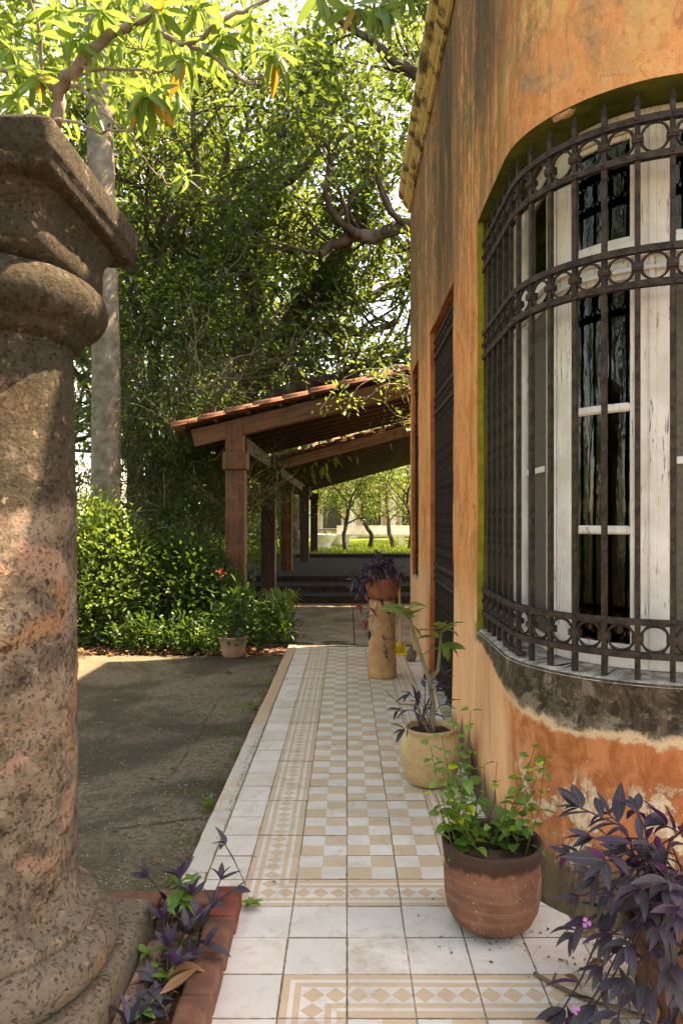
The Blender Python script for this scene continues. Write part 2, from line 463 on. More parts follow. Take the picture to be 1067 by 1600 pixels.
def simple(name, c1, c2, scale=6, rough=.8, spec=.3, bump=.3, bd=.005, c3=None, stretch=(1, 1, 1), metal=0, th=(.38, .62)):
    t = NT(name); v = t.mapping(t.coord('Object'), stretch)
    n1 = t.noise(v, scale, 8, .65, .3); n2 = t.noise(v, scale * 5, 5, .7)
    c = t.mix(t.step(n1, *th), c1, c2)
    if c3: c = t.mix(t.math('MULTIPLY', t.step(n2, .56, .7), .8), c, c3)
    r = t.math('MULTIPLY_ADD', n2, .2, rough - .1)
    M[name] = t.finish(t.bsdf(c, r, spec, t.bump(t.math('ADD', n1, t.math('MULTIPLY', n2, .5)), bump, bd), metal))

simple('green_reveal', (.045, .060, .012), (.10, .11, .022), 5, .9, .2, .5, .008, (.16, .12, .035))
simple('moss_edge', (.20, .19, .02), (.34, .26, .03), 8, .9, .2, .5, .006)
simple('sill_stone', (.20, .18, .14), (.46, .43, .36), 14, .9, .2, .9, .012, (.07, .065, .04))
simple('red_reveal', (.36, .09, .03), (.48, .16, .06), 6, .9, .2, .4)
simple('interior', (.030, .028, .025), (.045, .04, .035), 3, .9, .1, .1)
simple('iron', (.013, .011, .010), (.050, .034, .024), 26, .75, .3, .9, .003, (.15, .080, .045), metal=0)
simple('cornice', (.10, .07, .035), (.50, .36, .15), 4.5, .9, .2, .8, .015, (.14, .10, .05), th=(.40, .52))
simple('roof_slab', (.12, .10, .08), (.2, .17, .13), 3, .9)
simple('asphalt_pit', (.1, .09, .075), (.14, .13, .1), 20)
simple('red_brick', (.17, .045, .028), (.25, .075, .048), 10, .9, .2, .8, .006, (.12, .05, .04))
simple('brown_brick', (.13, .060, .038), (.20, .095, .06), 10, .9, .2, .8, .006, (.11, .06, .045))
simple('soil', (.035, .024, .015), (.09, .06, .038), 14, .95, .1, 1.0, .02, (.16, .11, .07))
simple('edging', (.22, .14, .10), (.32, .21, .15), 30, .95, .1, .9, .006, (.12, .08, .06))
simple('mortar', (.09, .066, .045), (.20, .15, .10), 30, .95, .1, .8, .004, (.14, .11, .07))
simple('jar_clay', (.46, .31, .15), (.55, .40, .22), 5, .75, .3, .35, .004, (.40, .22, .09))
simple('pedestal_clay', (.40, .20, .085), (.52, .30, .15), 5, .85, .25, .7, .006, (.28, .13, .06))
simple('bowl_clay', (.24, .075, .035), (.36, .13, .06), 6, .8, .3, .3, .004)
simple('pale_pot', (.30, .17, .12), (.36, .21, .15), 8, .8, .3, .2)
simple('dark_pot', (.060, .035, .025), (.13, .07, .05), 8, .85, .2, .4)
simple('slab', (.10, .085, .055), (.22, .18, .12), 2.5, .8, .3, .5, .01, (.15, .13, .09))
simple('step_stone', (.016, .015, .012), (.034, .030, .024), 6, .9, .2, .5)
simple('rough_rock', (.12, .11, .07), (.24, .21, .14), 20, .95, .1, 1, .02)
simple('debris', (.02, .018, .012), (.06, .05, .03), 20, .6, .4, .8, .01)
simple('pale_stone', (.55, .52, .46), (.70, .67, .60), 5, .85, .3, .3)
simple('far_pink', (.70, .42, .30), (.78, .54, .42), 2, .9, .2, .2)
simple('far_white', (.72, .68, .62), (.8, .77, .7), 2, .9, .2, .2)
simple('roof_tile', (.10, .045, .028), (.20, .082, .047), 7, .85, .25, .6, .01, (.20, .09, .05))
simple('yellow_plastic', (.55, .36, .02), (.62, .42, .03), 5, .4, .5, .1)
simple('stick_wood', (.38, .22, .09), (.46, .28, .13), 12, .7, .3, .3, stretch=(1, 1, .1))
simple('shutter_wood', (.028, .026, .015), (.075, .055, .025), 10, .85, .2, .6, stretch=(6, 6, .4), c3=(.12, .09, .03))
simple('lawn_base', (.12, .17, .03), (.20, .25, .045), 4, .95, .1, .5)
simple('bronze_dark', (.05, .045, .04), (.09, .08, .07), 8, .6)

def wood(name, c1, c2, c3, rough=.7):
    t = NT(name); v = t.coord('Object')
    g = t.noise(t.mapping(v, (22, 22, 1.1)), 1, 7, .65, .6); n = t.noise(v, 3, 5, .6)
    cr = t.noise(t.mapping(v, (60, 60, 1.6)), 1, 4, .6, .2)
    c = t.mix(t.step(g, .35, .65), c1, c2)
    c = t.mix(t.math('MULTIPLY', t.step(n, .5, .68), .6), c, c3)
    c = t.mix(t.math('MULTIPLY', t.step(cr, .62, .70), .7), c, tuple(x * .3 for x in c1))
    M[name] = t.finish(t.bsdf(c, rough, .35, t.bump(t.math('SUBTRACT', g, t.step(cr, .62, .7)), .5, .006)))
wood('post_wood', (.065, .026, .012), (.13, .052, .022), (.19, .080, .034))
wood('beam_wood', (.085, .036, .016), (.15, .065, .030), (.04, .02, .012))
wood('dark_wood', (.022, .013, .008), (.046, .026, .014), (.012, .008, .006))
wood('grey_wood', (.16, .12, .09), (.27, .21, .16), (.08, .06, .045))

def white_paint():
    t = NT('white_paint'); v = t.coord('Object')
    g = t.noise(t.mapping(v, (55, 55, 2.0)), 1, 7, .7, .3)
    ck = t.noise(t.mapping(v, (90, 90, 7)), 1, 5, .7, .6)
    n = t.noise(v, 4, 6, .65)
    c = t.mix(t.step(n, .35, .65), (.60, .57, .52), (.76, .74, .70))
    c = t.mix(t.math('MULTIPLY', t.step(g, .50, .70), .22), c, (.50, .45, .42))
    chip = t.math('MULTIPLY', t.step(ck, .60, .63), t.step(n, .40, .52))
    c = t.mix(t.math('MULTIPLY', t.step(t.noise(t.mapping(v, (30, 30, 1.5)), 1, 6, .7), .56, .68), .45), c, (.40, .34, .29))
    c = t.mix(t.math('MULTIPLY', chip, .9), c, (.16, .12, .085))
    c = t.mix(t.math('MULTIPLY', t.step(t.sep(v)[2], 2.1, 3.0), .45), c, (.58, .48, .32))
    h = t.math('SUBTRACT', t.math('MULTIPLY', g, .5), chip)
    M['white_paint'] = t.finish(t.bsdf(c, .62, .35, t.bump(h, .7, .004)))
white_paint()

def pot_clay():
    t = NT('pot_clay'); v = t.coord('Object'); s = t.sep(v)
    n = t.noise(v, 9, 8, .65); f = t.noise(v, 130, 4, .7); w = t.noise(v, 6, 5, .6)
    hz = t.noise(t.mapping(v, (2, 2, 30)), 1, 5, .6)
    c = t.mix(t.step(n, .35, .65), (.150, .062, .038), (.235, .100, .062))
    c = t.mix(t.math('MULTIPLY', t.step(hz, .5, .65), .4), c, (.36, .20, .14))
    c = t.mix(t.math('MULTIPLY', t.step(f, .60, .72), .45), c, (.46, .31, .23))
    dr = t.noise(t.mapping(v, (26, 26, 2.5)), 1, 6, .7, .3)
    c = t.mix(t.math('MULTIPLY', t.step(t.noise(v, 5, 8, .75, .8), .54, .66), .5), c, (.40, .26, .20))
    c = t.mix(t.math('MULTIPLY', t.step(dr, .60, .70), .45), c, (.13, .06, .04))
    c = t.mix(t.math('MULTIPLY', t.step(t.voro(v, 42), .12, .05), .8), c, (.62, .52, .42))
    zr = t.math('ADD', s[2], t.math('ADD', t.math('MULTIPLY', t.math('SUBTRACT', w, .5), .10), t.math('MULTIPLY', t.math('SUBTRACT', dr, .5), .06)))
    c = t.mix(t.math('MULTIPLY', t.step(zr, .225, .245), .92), c, (.040, .022, .015))
    c = t.mix(t.math('MULTIPLY', t.step(zr, .03, .0), .6), c, (.07, .05, .035))
    M['pot_clay'] = t.finish(t.bsdf(c, .8, .3, t.bump(t.math('ADD', t.math('ADD', n, t.math('MULTIPLY', hz, 1.5)), t.math('MULTIPLY', f, .8)), .8, .005)))
pot_clay()

def glass():
    t = NT('window_glass'); v = t.coord('Object')
    n = t.noise(t.mapping(v, (9, 9, 1.2)), 1, 3, .5, .5)
    nm = t.bump(n, .30, .008)
    g = t.n('ShaderNodeBsdfGlossy'); g.inputs['Roughness'].default_value = .02
    g.inputs[0].default_value = (.95, .97, .92, 1); t.set(g.inputs['Normal'], nm)
    tr = t.n('ShaderNodeBsdfTransparent'); tr.inputs[0].default_value = (.45, .48, .36, 1)
    fr = t.n('ShaderNodeFresnel'); fr.inputs[0].default_value = 1.5; t.set(fr.inputs['Normal'], nm)
    mx = t.n('ShaderNodeMixShader'); t.set(mx.inputs[0], fr.outputs[0])
    t.t.links.new(tr.outputs[0], mx.inputs[1]); t.t.links.new(g.outputs[0], mx.inputs[2])
    dn = t.step(t.noise(v, 14, 6, .7), .60, .8)
    df = t.n('ShaderNodeBsdfDiffuse'); df.inputs[0].default_value = (.4, .38, .33, 1)
    m2 = t.n('ShaderNodeMixShader'); t.set(m2.inputs[0], t.math('MULTIPLY', dn, .12))
    t.t.links.new(mx.outputs[0], m2.inputs[1]); t.t.links.new(df.outputs[0], m2.inputs[2])
    M['window_glass'] = t.finish(m2.outputs[0])
glass()
simple('fly_screen', (.085, .075, .055), (.12, .105, .08), 60, .8, .3, .2, .001)

def tile_mat(name, kind):
    t = NT(name); uv = t.coord('UV'); s = t.sep(uv); u, v = s[0], s[1]
    ob = t.coord('Object'); ri = t.rand()
    wv = t.n('ShaderNodeNewGeometry').outputs['Position']
    n1 = t.noise(wv, 5, 7, .65, .4); n2 = t.noise(wv, 45, 6, .7); n3 = t.noise(wv, 14, 6, .7, .6)
    white = t.mix(t.step(n1, .3, .7), (.59, .55, .48), (.69, .655, .58))
    white = t.mix(t.math('MULTIPLY', ri, .4), white, (.52, .53, .50))
    tan = t.mix(t.step(n1, .3, .7), (.50, .37, .235), (.56, .43, .285))
    if kind == 'plain':
        c = white
        c = t.mix(t.math('MULTIPLY', t.step(n3, .50, .72), .55), c, (.44, .37, .27))
    elif kind == 'checker':
        a = t.math('GREATER_THAN', u, .5); b = t.math('GREATER_THAN', v, .5)
        x = t.math('ABSOLUTE', t.math('SUBTRACT', a, b))
        c = t.mix(x, tan, white)
    else:
        if kind == 'corner':
            w = t.math('MINIMUM', u, v); a = t.math('MAXIMUM', u, v)
        else:
            w, a = u, v
        d = t.math('ABSOLUTE', t.math('SUBTRACT', w, .49))       # distance from the middle of the border
        fr = t.math('FRACT', t.math('MULTIPLY', a, 3))
        dia = t.math('ADD', t.math('MULTIPLY', t.math('ABSOLUTE', t.math('SUBTRACT', fr, .5)), 1.0),
                     t.math('MULTIPLY', d, 2.75))
        isd = t.math('LESS_THAN', dia, .49)
        inz = t.math('LESS_THAN', d, .185)
        l1 = t.math('MULTIPLY', t.math('GREATER_THAN', d, .285), t.math('LESS_THAN', d, .36))
        wf = t.math('ADD', l1, t.math('MULTIPLY', inz, t.math('SUBTRACT', 1, isd)), clamp=True)
        c = t.mix(wf, tan, white)
    c = t.mix(t.math('MULTIPLY', t.math('FRACT', t.math('MULTIPLY', ri, 7.3)), .25), c, (.46, .39, .30))
    ed = t.math('MINIMUM', t.math('MINIMUM', u, t.math('SUBTRACT', 1, u)), t.math('MINIMUM', v, t.math('SUBTRACT', 1, v)))
    c = t.mix(t.math('MULTIPLY', t.step(t.math('MULTIPLY_ADD', n3, -.045, ed), .000, -.020), .8), c, (.24, .165, .10))
    cl = t.math('MULTIPLY', t.step(t.noise(wv, 3.4, 9, .74, .8), .52, .64), t.math('MULTIPLY_ADD', t.step(n2, .42, .58), .35, .20))
    c = t.mix(cl, c, (.34, .26, .175))
    chp = t.math('MULTIPLY', t.step(t.math('MULTIPLY_ADD', t.noise(wv, 26, 7, .75, .5), -.10, ed), -.034, -.042), 1)
    c = t.mix(t.math('MULTIPLY', chp, .8), c, (.20, .15, .10))
    c = t.mix(t.math('MULTIPLY', t.step(n2, .64, .74), .2), c, (.25, .18, .11))
    big = t.noise(wv, 1.3, 5, .65, .5)
    c = t.mix(t.math('MULTIPLY', t.step(big, .46, .66), .38), c, (.38, .31, .22))
    sp = t.step(t.voro(wv, 60), .10, .05)
    c = t.mix(t.math('MULTIPLY', t.math('MULTIPLY', sp, t.step(n1, .52, .6)), .7), c, (.10, .07, .045))
    M[name] = t.finish(t.bsdf(c, t.math('MULTIPLY_ADD', n3, .35, .38), .35, t.bump(t.math('ADD', n2, n1), .18, .002)))
for k in ('plain', 'checker', 'border', 'corner'): tile_mat('tile_' + k, k)

def kerb_mat():
    t = NT('kerb_paint'); v = t.n('ShaderNodeNewGeometry').outputs['Position']
    n = t.noise(v, 4.5, 8, .68, .6); f = t.noise(v, 30, 6, .7)
    ck = t.voro(v, 5.5, 'DISTANCE_TO_EDGE')
    c = t.mix(t.math('MULTIPLY', t.step(n, .50, .62), .7), (.46, .43, .37), (.46, .33, .20))
    far = t.step(t.sep(v)[1], 4.6, 5.6)
    c = t.mix(t.math('MULTIPLY', far, .75), c, (.42, .27, .14))
    c = t.mix(t.math('MULTIPLY', t.step(f, .6, .7), .5), c, (.2, .15, .1))
    c = t.mix(t.math('MULTIPLY', t.step(ck, .010, .003), .3), c, (.2, .15, .10))
    M['kerb_paint'] = t.finish(t.bsdf(c, .85, .25, t.bump(t.math('ADD', n, t.step(ck, .0, .02)), .5, .006)))
kerb_mat()

def asphalt():
    t = NT('asphalt'); v = t.coord('Object')
    n = t.noise(v, .9, 6, .62, .5); f = t.noise(v, 60, 5, .75); m = t.noise(v, 5, 7, .65)
    st = t.voro(v, 85); st2 = t.voro(v, 38)
    c = t.mix(t.step(n, .42, .58), (.052, .041, .025), (.150, .120, .082))
    c = t.mix(t.math('MULTIPLY', t.step(m, .52, .68), .5), c, (.17, .13, .085))
    c = t.mix(t.math('MULTIPLY', t.step(f, .35, .5), .0), c, (.04, .035, .025))
    c = t.mix(t.math('MULTIPLY', t.step(t.noise(v, 34, 3, .6), .52, .42), .6), c, (.045, .038, .025))
    wh = t.math('MULTIPLY', t.step(st2, .10, .05), t.step(t.noise(v, 3, 2), .42, .55))
    wh = t.math('MAXIMUM', wh, t.math('MULTIPLY', t.math('MULTIPLY', t.step(st, .17, .08), t.step(t.noise(v, 2.1, 3), .45, .56)), .8))
    c = t.mix(wh, c, (.45, .40, .31))
    ck = t.step(t.voro(t.mapping(v, (1, 1, 1)), 1.1, 'DISTANCE_TO_EDGE'), .012, .002)
    c = t.mix(t.math('MULTIPLY', t.math('MULTIPLY', ck, t.step(m, .45, .6)), .8), c, (.03, .025, .016))
    s = t.sep(v)
    moss = t.math('MULTIPLY', t.step(s[0], -1.15, -.7), t.step(t.noise(v, 4.5, 6, .7), .50, .64))
    c = t.mix(t.math('MULTIPLY', moss, .75), c, (.055, .062, .015))
    h = t.math('ADD', t.math('MULTIPLY', f, .8), t.math('ADD', m, wh))
    M['asphalt'] = t.finish(t.bsdf(c, .92, .25, t.bump(h, .9, .008)))
asphalt()

# ---------------------------------------------------------------- leaf building
def leaf_shape(name, mat, L=1.0, W=.28, seg=5, bend=.25, fold=.25, peak=.42, twist=0, notch=0):
    """one folded, arching leaf along +Y of length 1"""
    vs = []; fs = []
    for i in range(seg + 1):
        t = i / seg
        if t < peak: w = math.sin(t / peak * math.pi / 2) ** .8
        else: w = math.cos((t - peak) / (1 - peak) * math.pi / 2) ** (.9 if notch == 0 else .6)
        w = max(w, .03) * W / 2
        if notch and i % 2: w *= 1.12
        a = bend * t
        y = math.sin(a) / bend if abs(bend) > 1e-3 else t
        z = -(1 - math.cos(a)) / bend if abs(bend) > 1e-3 else 0
        tw = twist * t
        for sx in (-1, 0, 1):
            x = sx * w; dz = abs(sx) * w * fold
            vs.append((x * math.cos(tw), y, z + dz + x * math.sin(tw)))
    for i in range(seg):
        b = i * 3
        fs += [(b, b + 1, b + 4, b + 3), (b + 1, b + 2, b + 5, b + 4)]
    me = bpy.data.meshes.new(name); me.from_pydata(vs, [], fs)
    me.materials.append(mat)
    me.polygons.foreach_set('use_smooth', [True] * len(me.polygons))
    return me

def orient(d, roll=0, up=Vector((0, 0, 1))):
    d = Vector(d).normalized()
    x = d.cross(up)
    if x.length < 1e-3: x = Vector((1, 0, 0))
    x.normalize(); z = x.cross(d)
    m = Matrix((x, d, z)).transposed()
    return (m @ Matrix.Rotation(roll, 3, 'Y')).to_euler()

def put_leaf(parent, me, pos, d, size, roll=0, name='leaf'):
    o = link(name, me, None, parent, local(parent, pos), orient(d, roll), size)
    return o

def leaves_np(name, mat, pos, dirs, L, wr=.45, parent=None, fold=.18, flat=.35, six=False):
    """many leaves in one mesh. pos, dirs (N,3); L (N,)"""
    N = len(pos)
    if N == 0: return None
    d = dirs / np.linalg.norm(dirs, axis=1, keepdims=True)
    up = rng.normal(size=(N, 3)) * flat + np.array([0, 0, 1.0])
    s = np.cross(d, up); s /= (np.linalg.norm(s, axis=1, keepdims=True) + 1e-9)
    n = np.cross(s, d)
    L = L[:, None]; W = L * wr * .5
    if six:
        v = np.stack([pos, pos + d * L * .3 + s * W * .9 + n * W * fold, pos + d * L * .68 + s * W * .72 + n * W * fold - n * L * .03, pos + d * L - n * L * .12,
                      pos + d * L * .68 - s * W * .72 + n * W * fold - n * L * .03, pos + d * L * .3 - s * W * .9 + n * W * fold], axis=1)
        k = 6; fs = np.array([[0, 1, 2, 3], [0, 3, 4, 5]])
    else:
        v = np.stack([pos, pos + d * L * .45 + s * W + n * W * fold * 2, pos + d * L - n * L * .08, pos + d * L * .45 - s * W + n * W * fold * 2], axis=1)
        k = 4; fs = np.array([[0, 1, 2], [0, 2, 3]])
    v = v.reshape(-1, 3)
    F_ = (np.arange(N)[:, None, None] * k + fs[None]).reshape(-1, fs.shape[1])
    me = bpy.data.meshes.new(name)
    me.vertices.add(len(v)); me.vertices.foreach_set('co', v.astype(np.float32).ravel())
    nf, m = F_.shape
    me.loops.add(nf * m); me.loops.foreach_set('vertex_index', F_.astype(np.int32).ravel())
    me.polygons.add(nf); me.polygons.foreach_set('loop_start', (np.arange(nf) * m).astype(np.int32))
    me.polygons.foreach_set('loop_total', np.full(nf, m, np.int32))
    me.update(calc_edges=True)
    me.materials.append(mat)
    o = link(name, me, None, parent)
    return o

def clusters(cents, dirs, n, rad, size, outw=.8, droop=.3, jit=.3, flatz=.7):
    """leaf positions, directions, lengths around cluster centres"""
    C = np.repeat(np.array(cents), n, axis=0); D = np.repeat(np.array(dirs), n, axis=0)
    off = rng.normal(size=C.shape) * rad; off[:, 2] *= flatz
    pos = C + off
    dd = off / (np.linalg.norm(off, axis=1, keepdims=True) + 1e-6) * outw + D * .4 + rng.normal(size=C.shape) * .5
    dd[:, 2] -= droop
    return pos, dd, size * (1 + rng.uniform(-jit, jit, len(pos)))

def rv(r=1.0): return Vector((rnd.gauss(0, 1), rnd.gauss(0, 1), rnd.gauss(0, 1))).normalized() * r

def wander(p, d, length, n, wob, grav=0):
    pts = [Vector(p)]; d = Vector(d).normalized()
    for i in range(n):
        d = (d + rv(wob) + Vector((0, 0, grav))).normalized()
        pts.append(pts[-1] + d * length / n)
    return pts, d

def sprout(mb, p, d, length, r, depth, tips, kids=3, wob=.25, shrink=.62, grav=.04):
    pts, d2 = wander(p, d, length, 4, wob, grav)
    mb.tube(pts, [r * (1 - .55 * i / 4) for i in range(5)], 5 if r > .02 else 4, cap=False)
    if depth <= 0:
        tips.append((pts[-1], d2)); tips.append((pts[2], d2)); return
    for k in range(kids):
        i = rnd.choice((2, 3, 4)); q = pts[i]
        nd = (d2 + rv(.9)).normalized()
        sprout(mb, q, nd, length * shrink * rnd.uniform(.8, 1.2), r * .5, depth - 1, tips, kids, wob, shrink, grav)
    sprout(mb, pts[-1], d2, length * shrink, r * .5, depth - 1, tips, kids, wob, shrink, grav)

def tree_obj(name, label, base, mb, tips, bark_m, leaf_m, nleaf, rad, size, wr=.42, droop=.3, extra=None, cat='tree', group=None, flatz=.7, six=False, woodname='trunk'):
    t = empty(name, base, label, cat, group)
    o = mb.build(woodname, bark_m, t, smooth=True)
    o.location = -Vector(base)
    c = [tuple(a) for a, b in tips]; dd = [tuple(b) for a, b in tips]
    pos, d, L = clusters(c, dd, nleaf, rad, size, droop=droop, flatz=flatz)
    l = leaves_np('crown', leaf_m, pos, d, L, wr, t, six=six)
    l.location = -Vector(base)
    return t, len(pos)

# ================================================================ SETTING
m = MB(); m.box(-60, 60, -12, 120, -.5, -.075)
g = m.build('ground', M['soil']); tag(g, 'bare brown earth around the garden', None, None, 'structure')
m = MB()
nx, ny = 60, 60
for i in range(nx):
    for j in range(ny):
        x0, x1 = -9 + i * 8.345 / nx, -9 + (i + 1) * 8.345 / nx
        y0, y1 = -3 + j * 10.85 / ny, -3 + (j + 1) * 10.85 / ny
        def zz(x, y):
            e = 7.85 + .06 * math.sin(x * 3.1)
            return -.054 + .012 * noise.noise(Vector((x * 1.3, y * 1.3, 0))) + .004 * noise.noise(Vector((x * 5, y * 5, 7)))
        m.quad(*[(x, y if y < 7.84 else y + .12 * noise.noise(Vector((x * 2.2, 0, 3))), zz(x, y)) for x, y in ((x0, y0), (x1, y0), (x1, y1), (x0, y1))])
g = m.build('driveway', M['asphalt'], smooth=True); tag(g, 'worn dark asphalt driveway left of the tiled walkway', None, None, 'structure')

# lawn and steps beyond the pergola
m = MB(); m.box(-30, 30, 21.0, 95, -.2, .30)
g = m.build('lawn', M['lawn_base']); tag(g, 'sunlit lawn beyond the pergola', None, None, 'structure')
st = empty('steps', (0, 12.5, 0), 'dark shaded steps and terrace under the pergola', None, None, 'structure')
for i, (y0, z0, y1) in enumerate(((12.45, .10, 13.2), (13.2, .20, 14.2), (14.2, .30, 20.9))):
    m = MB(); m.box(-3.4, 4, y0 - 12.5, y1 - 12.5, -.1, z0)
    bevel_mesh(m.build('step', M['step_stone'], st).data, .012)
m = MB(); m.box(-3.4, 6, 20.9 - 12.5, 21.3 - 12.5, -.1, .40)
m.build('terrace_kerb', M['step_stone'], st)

# concrete slabs past the tiles
sb = empty('back_pavement', (0, 8.2, 0), 'damp concrete slabs between the tiles and the pergola', None, None, 'structure')
for j, (y0, y1) in enumerate(((8.32, 10.3), (10.31, 12.44))):
    for i, (x0, x1) in enumerate(((-1.0 if j == 0 else -1.15, .085), (.095, 1.6), (1.61, 3.2))):
        m = MB(); m.box(x0, x1, y0 - 8.2, y1 - 8.2, -.08, -.03 + .004 * ((i + j) % 2))
        bevel_mesh(m.build('slab', M['slab'], sb).data, .006)

# tiled walkway
wk = empty('walkway', (0, 5, 0), 'tiled garden walkway beside the orange building', None, None, 'structure')
m = MB(); m.box(-.60, 3.0, .6 - 5, 8.16 - 5, -.10, -.0022)
m.build('mortar_bed', M['mortar'], wk)
def tile_mesh(w, h, mat, order):
    j = .0005
    w2, h2 = w / 2 - j, h / 2 - j; b = .0007; zt = .0
    o = [(-w2, -h2), (w2, -h2), (w2, h2), (-w2, h2)]
    def uvf(x, y):
        u = (x / w) + .5; v = (y / h) + .5
        if order == 1: u, v = v, u
        if order == 2: u = 1 - u
        if order == 3: u, v = 1 - u, v
        return (u, v)
    mm = MB()
    top = [(x * (1 - b / abs(x)), y * (1 - b / abs(y)), zt) for x, y in o]
    mid = [(x, y, zt - b) for x, y in o]; bot = [(x, y, -.014) for x, y in o]
    mm.quad(*top, uv=[uvf(x, y) for x, y, z in top])
    for k in range(4):
        k2 = (k + 1) % 4
        mm.quad(mid[k], mid[k2], top[k2], top[k], uv=[uvf(*q[:2]) for q in (mid[k], mid[k2], top[k2], top[k])])
        mm.quad(bot[k], bot[k2], mid[k2], mid[k], uv=[uvf(*q[:2]) for q in (bot[k], bot[k2], mid[k2], mid[k])])
    return mm.mesh('tile', M[mat], uv=True)
tm = {}
def get_tile(w, mat, order):
    k = (round(w, 3), mat, order)
    if k not in tm: tm[k] = tile_mesh(w, .2, mat, order)
    return tm[k]
cols = [(-.56, -.4)] + [(-.4 + .2 * i, -.2 + .2 * i) for i in range(8)]
for r_ in range(-9, 27):
    y0 = 2.673 + .2 * r_; yc = y0 + .1
    for (x0, x1) in cols:
        xc = (x0 + x1) / 2; w = x1 - x0
        if x0 < -.41 and y0 < 2.66: continue
        if xc > .8 and (y0 > 2.46): continue
        if xc > .6 and y0 > 2.8 and xc > .75: continue
        mat, order = 'tile_plain', 0
        if r_ >= 0:                                     # first carpet
            if -.41 < x0 < -.25: mat, order = ('tile_border', 0) if r_ > 0 else ('tile_corner', 0)
            elif -.25 < x0 < .35: mat, order = ('tile_checker', 0) if r_ > 0 else ('tile_border', 1)
            elif .35 < x0 < .5: mat, order = ('tile_border', 2) if r_ > 0 else ('tile_corner', 2)
            if xc < -.4 or xc > .6: mat = 'tile_plain'
        elif r_ <= -3:                                  # second carpet, nearer the lens
            if -.25 < x0 < -.1: mat, order = ('tile_border', 0) if r_ < -3 else ('tile_corner', 4)
            elif x0 > -.1: mat, order = ('tile_checker', 0) if r_ < -3 else ('tile_border', 5)
        if order in (4, 5):
            k = (w, mat, order)
            if k not in tm:
                me = tile_mesh(w, .2, mat, 0)
                l = me.uv_layers[0]
                for lp in l.data:
                    u, v = lp.uv
                    lp.uv = (u, 1 - v) if order == 4 else (1 - v, u)
                tm[k] = me
            me = tm[k]
        else: me = get_tile(w, mat, order)
        o = link('tile', me, None, wk, (xc + rnd.gauss(0, .0006), yc - 5 + rnd.gauss(0, .0006), rnd.uniform(-.0014, .0014)),
                 (rnd.gauss(0, .0034), rnd.gauss(0, .0034), rnd.gauss(0, .0025)))
kb = empty('kerb', (-.61, 5, 0), 'cracked cream and ochre kerb along the driveway', None, None, 'structure')
ys = [2.70, 2.93, 3.55, 4.55, 5.62, 6.9, 8.18]
for a, b in zip(ys, ys[1:]):
    me = rbox('kerb_stone', (.094, b - a - .005, .13), M['kerb_paint'], .010, 2, .004, cuts=6, sd=a)
    link('kerb_stone', me, None, kb, (rnd.gauss(0, .001), (a + b) / 2 - 5, -.127 + rnd.uniform(-.001, .002)), (0, 0, rnd.gauss(0, .001)))
me = rbox('kerb_end', (2.0, .09, .10), M['kerb_paint'], .01, 2, .004, cuts=6, sd=3)
me.materials[0] = M['mortar']; link('kerb_end', me, None, kb, (-.56 + 1.61, 8.235 - 5, -.116))

# ================================================================ ORANGE BUILDING
X0, Y0, RR = .74, 2.71, .708
YF = 8.44
S1 = YF - (Y0 + RR)           # 5.022
S2 = S1 + RR * math.pi / 2    # 6.134
def path(s, x0=X0, y0=Y0, r=RR, o=0):
    if s <= S1:
        return Vector((x0 + o, YF + s / S1 * ((y0 + r) - YF), 0)), Vector((1, 0, 0))
    if s <= S2:
        a = (s - S1) / (S2 - S1) * math.pi / 2
        return Vector((x0 + r - (r - o) * math.cos(a), y0 + r - (r - o) * math.sin(a), 0)), Vector((math.cos(a), math.sin(a), 0))
    return Vector((x0 + r + (s - S2), y0 + o, 0)), Vector((0, 1, 0))
def pt(s, o, z):
    p, n = path(s, o=o); return Vector((p.x, p.y, z))
def wall_pt(s, z):
    p, n = path(s)
    w = max(0, 1 - z / .72) ** 1.6
    if w > 0:
        ss = min(1, max(0, (s - 1.2) / 3.0)); ss = ss * ss * (3 - 2 * ss)
        q, _ = path(s, .665, 2.50, .42)
        p = p.lerp(q, w * ss)
    k = noise.noise(Vector((s * 2.2, z * 2.2, 4))) * .006 + noise.noise(Vector((s * 9, z * 9, 9))) * .0018
    return Vector((p.x, p.y, z)) - n * k
SPHI = lambda deg: S1 + deg / 90 * (S2 - S1)
OPEN = [(4.325, 6.831, .80, 3.12), (2.01, 3.41, .02, 3.085), (.22, .94, .80, 3.09)]
house = empty('house', (.74, 5, 0), 'old orange stained building with a rounded corner and iron window grilles', 'building')
HL = Vector(house.location)
def to_house(o): o.location = Vector(o.location) - HL; return o
def grid_vals(lo, hi, step, must):
    v = list(np.arange(lo, hi + 1e-6, step)) + [hi]
    v = [a for a in v if all(abs(a - b) > step * .4 for b in must)] + must
    return sorted(set(round(float(a), 5) for a in v))
sv = grid_vals(0, 9.6, .05, [o[0] for o in OPEN] + [o[1] for o in OPEN] + [S1, S2, 9.6])
zv = grid_vals(-.05, 5.05, .06, sorted(set([o[2] for o in OPEN] + [o[3] for o in OPEN])) + [0.0, 5.05])
m = MB()
gridp = {}
def gp(i, j):
    if (i, j) not in gridp:
        gridp[(i, j)] = len(m.v); m.v.append(tuple(wall_pt(sv[i], zv[j])))
    return gridp[(i, j)]
for i in range(len(sv) - 1):
    for j in range(len(zv) - 1):
        sc, zc = (sv[i] + sv[i + 1]) / 2, (zv[j] + zv[j + 1]) / 2
        if any(a < sc < b and c < zc < d for a, b, c, d in OPEN): continue
        m.f.append([gp(i, j), gp(i, j + 1), gp(i + 1, j + 1), gp(i + 1, j)]); m.mi.append(0)
        m.uv.append([(sv[i], zv[j]), (sv[i], zv[j + 1]), (sv[i + 1], zv[j + 1]), (sv[i + 1], zv[j])])
o = m.build('wall', M['orange_plaster'], house, smooth=True, uv=True); to_house(o)
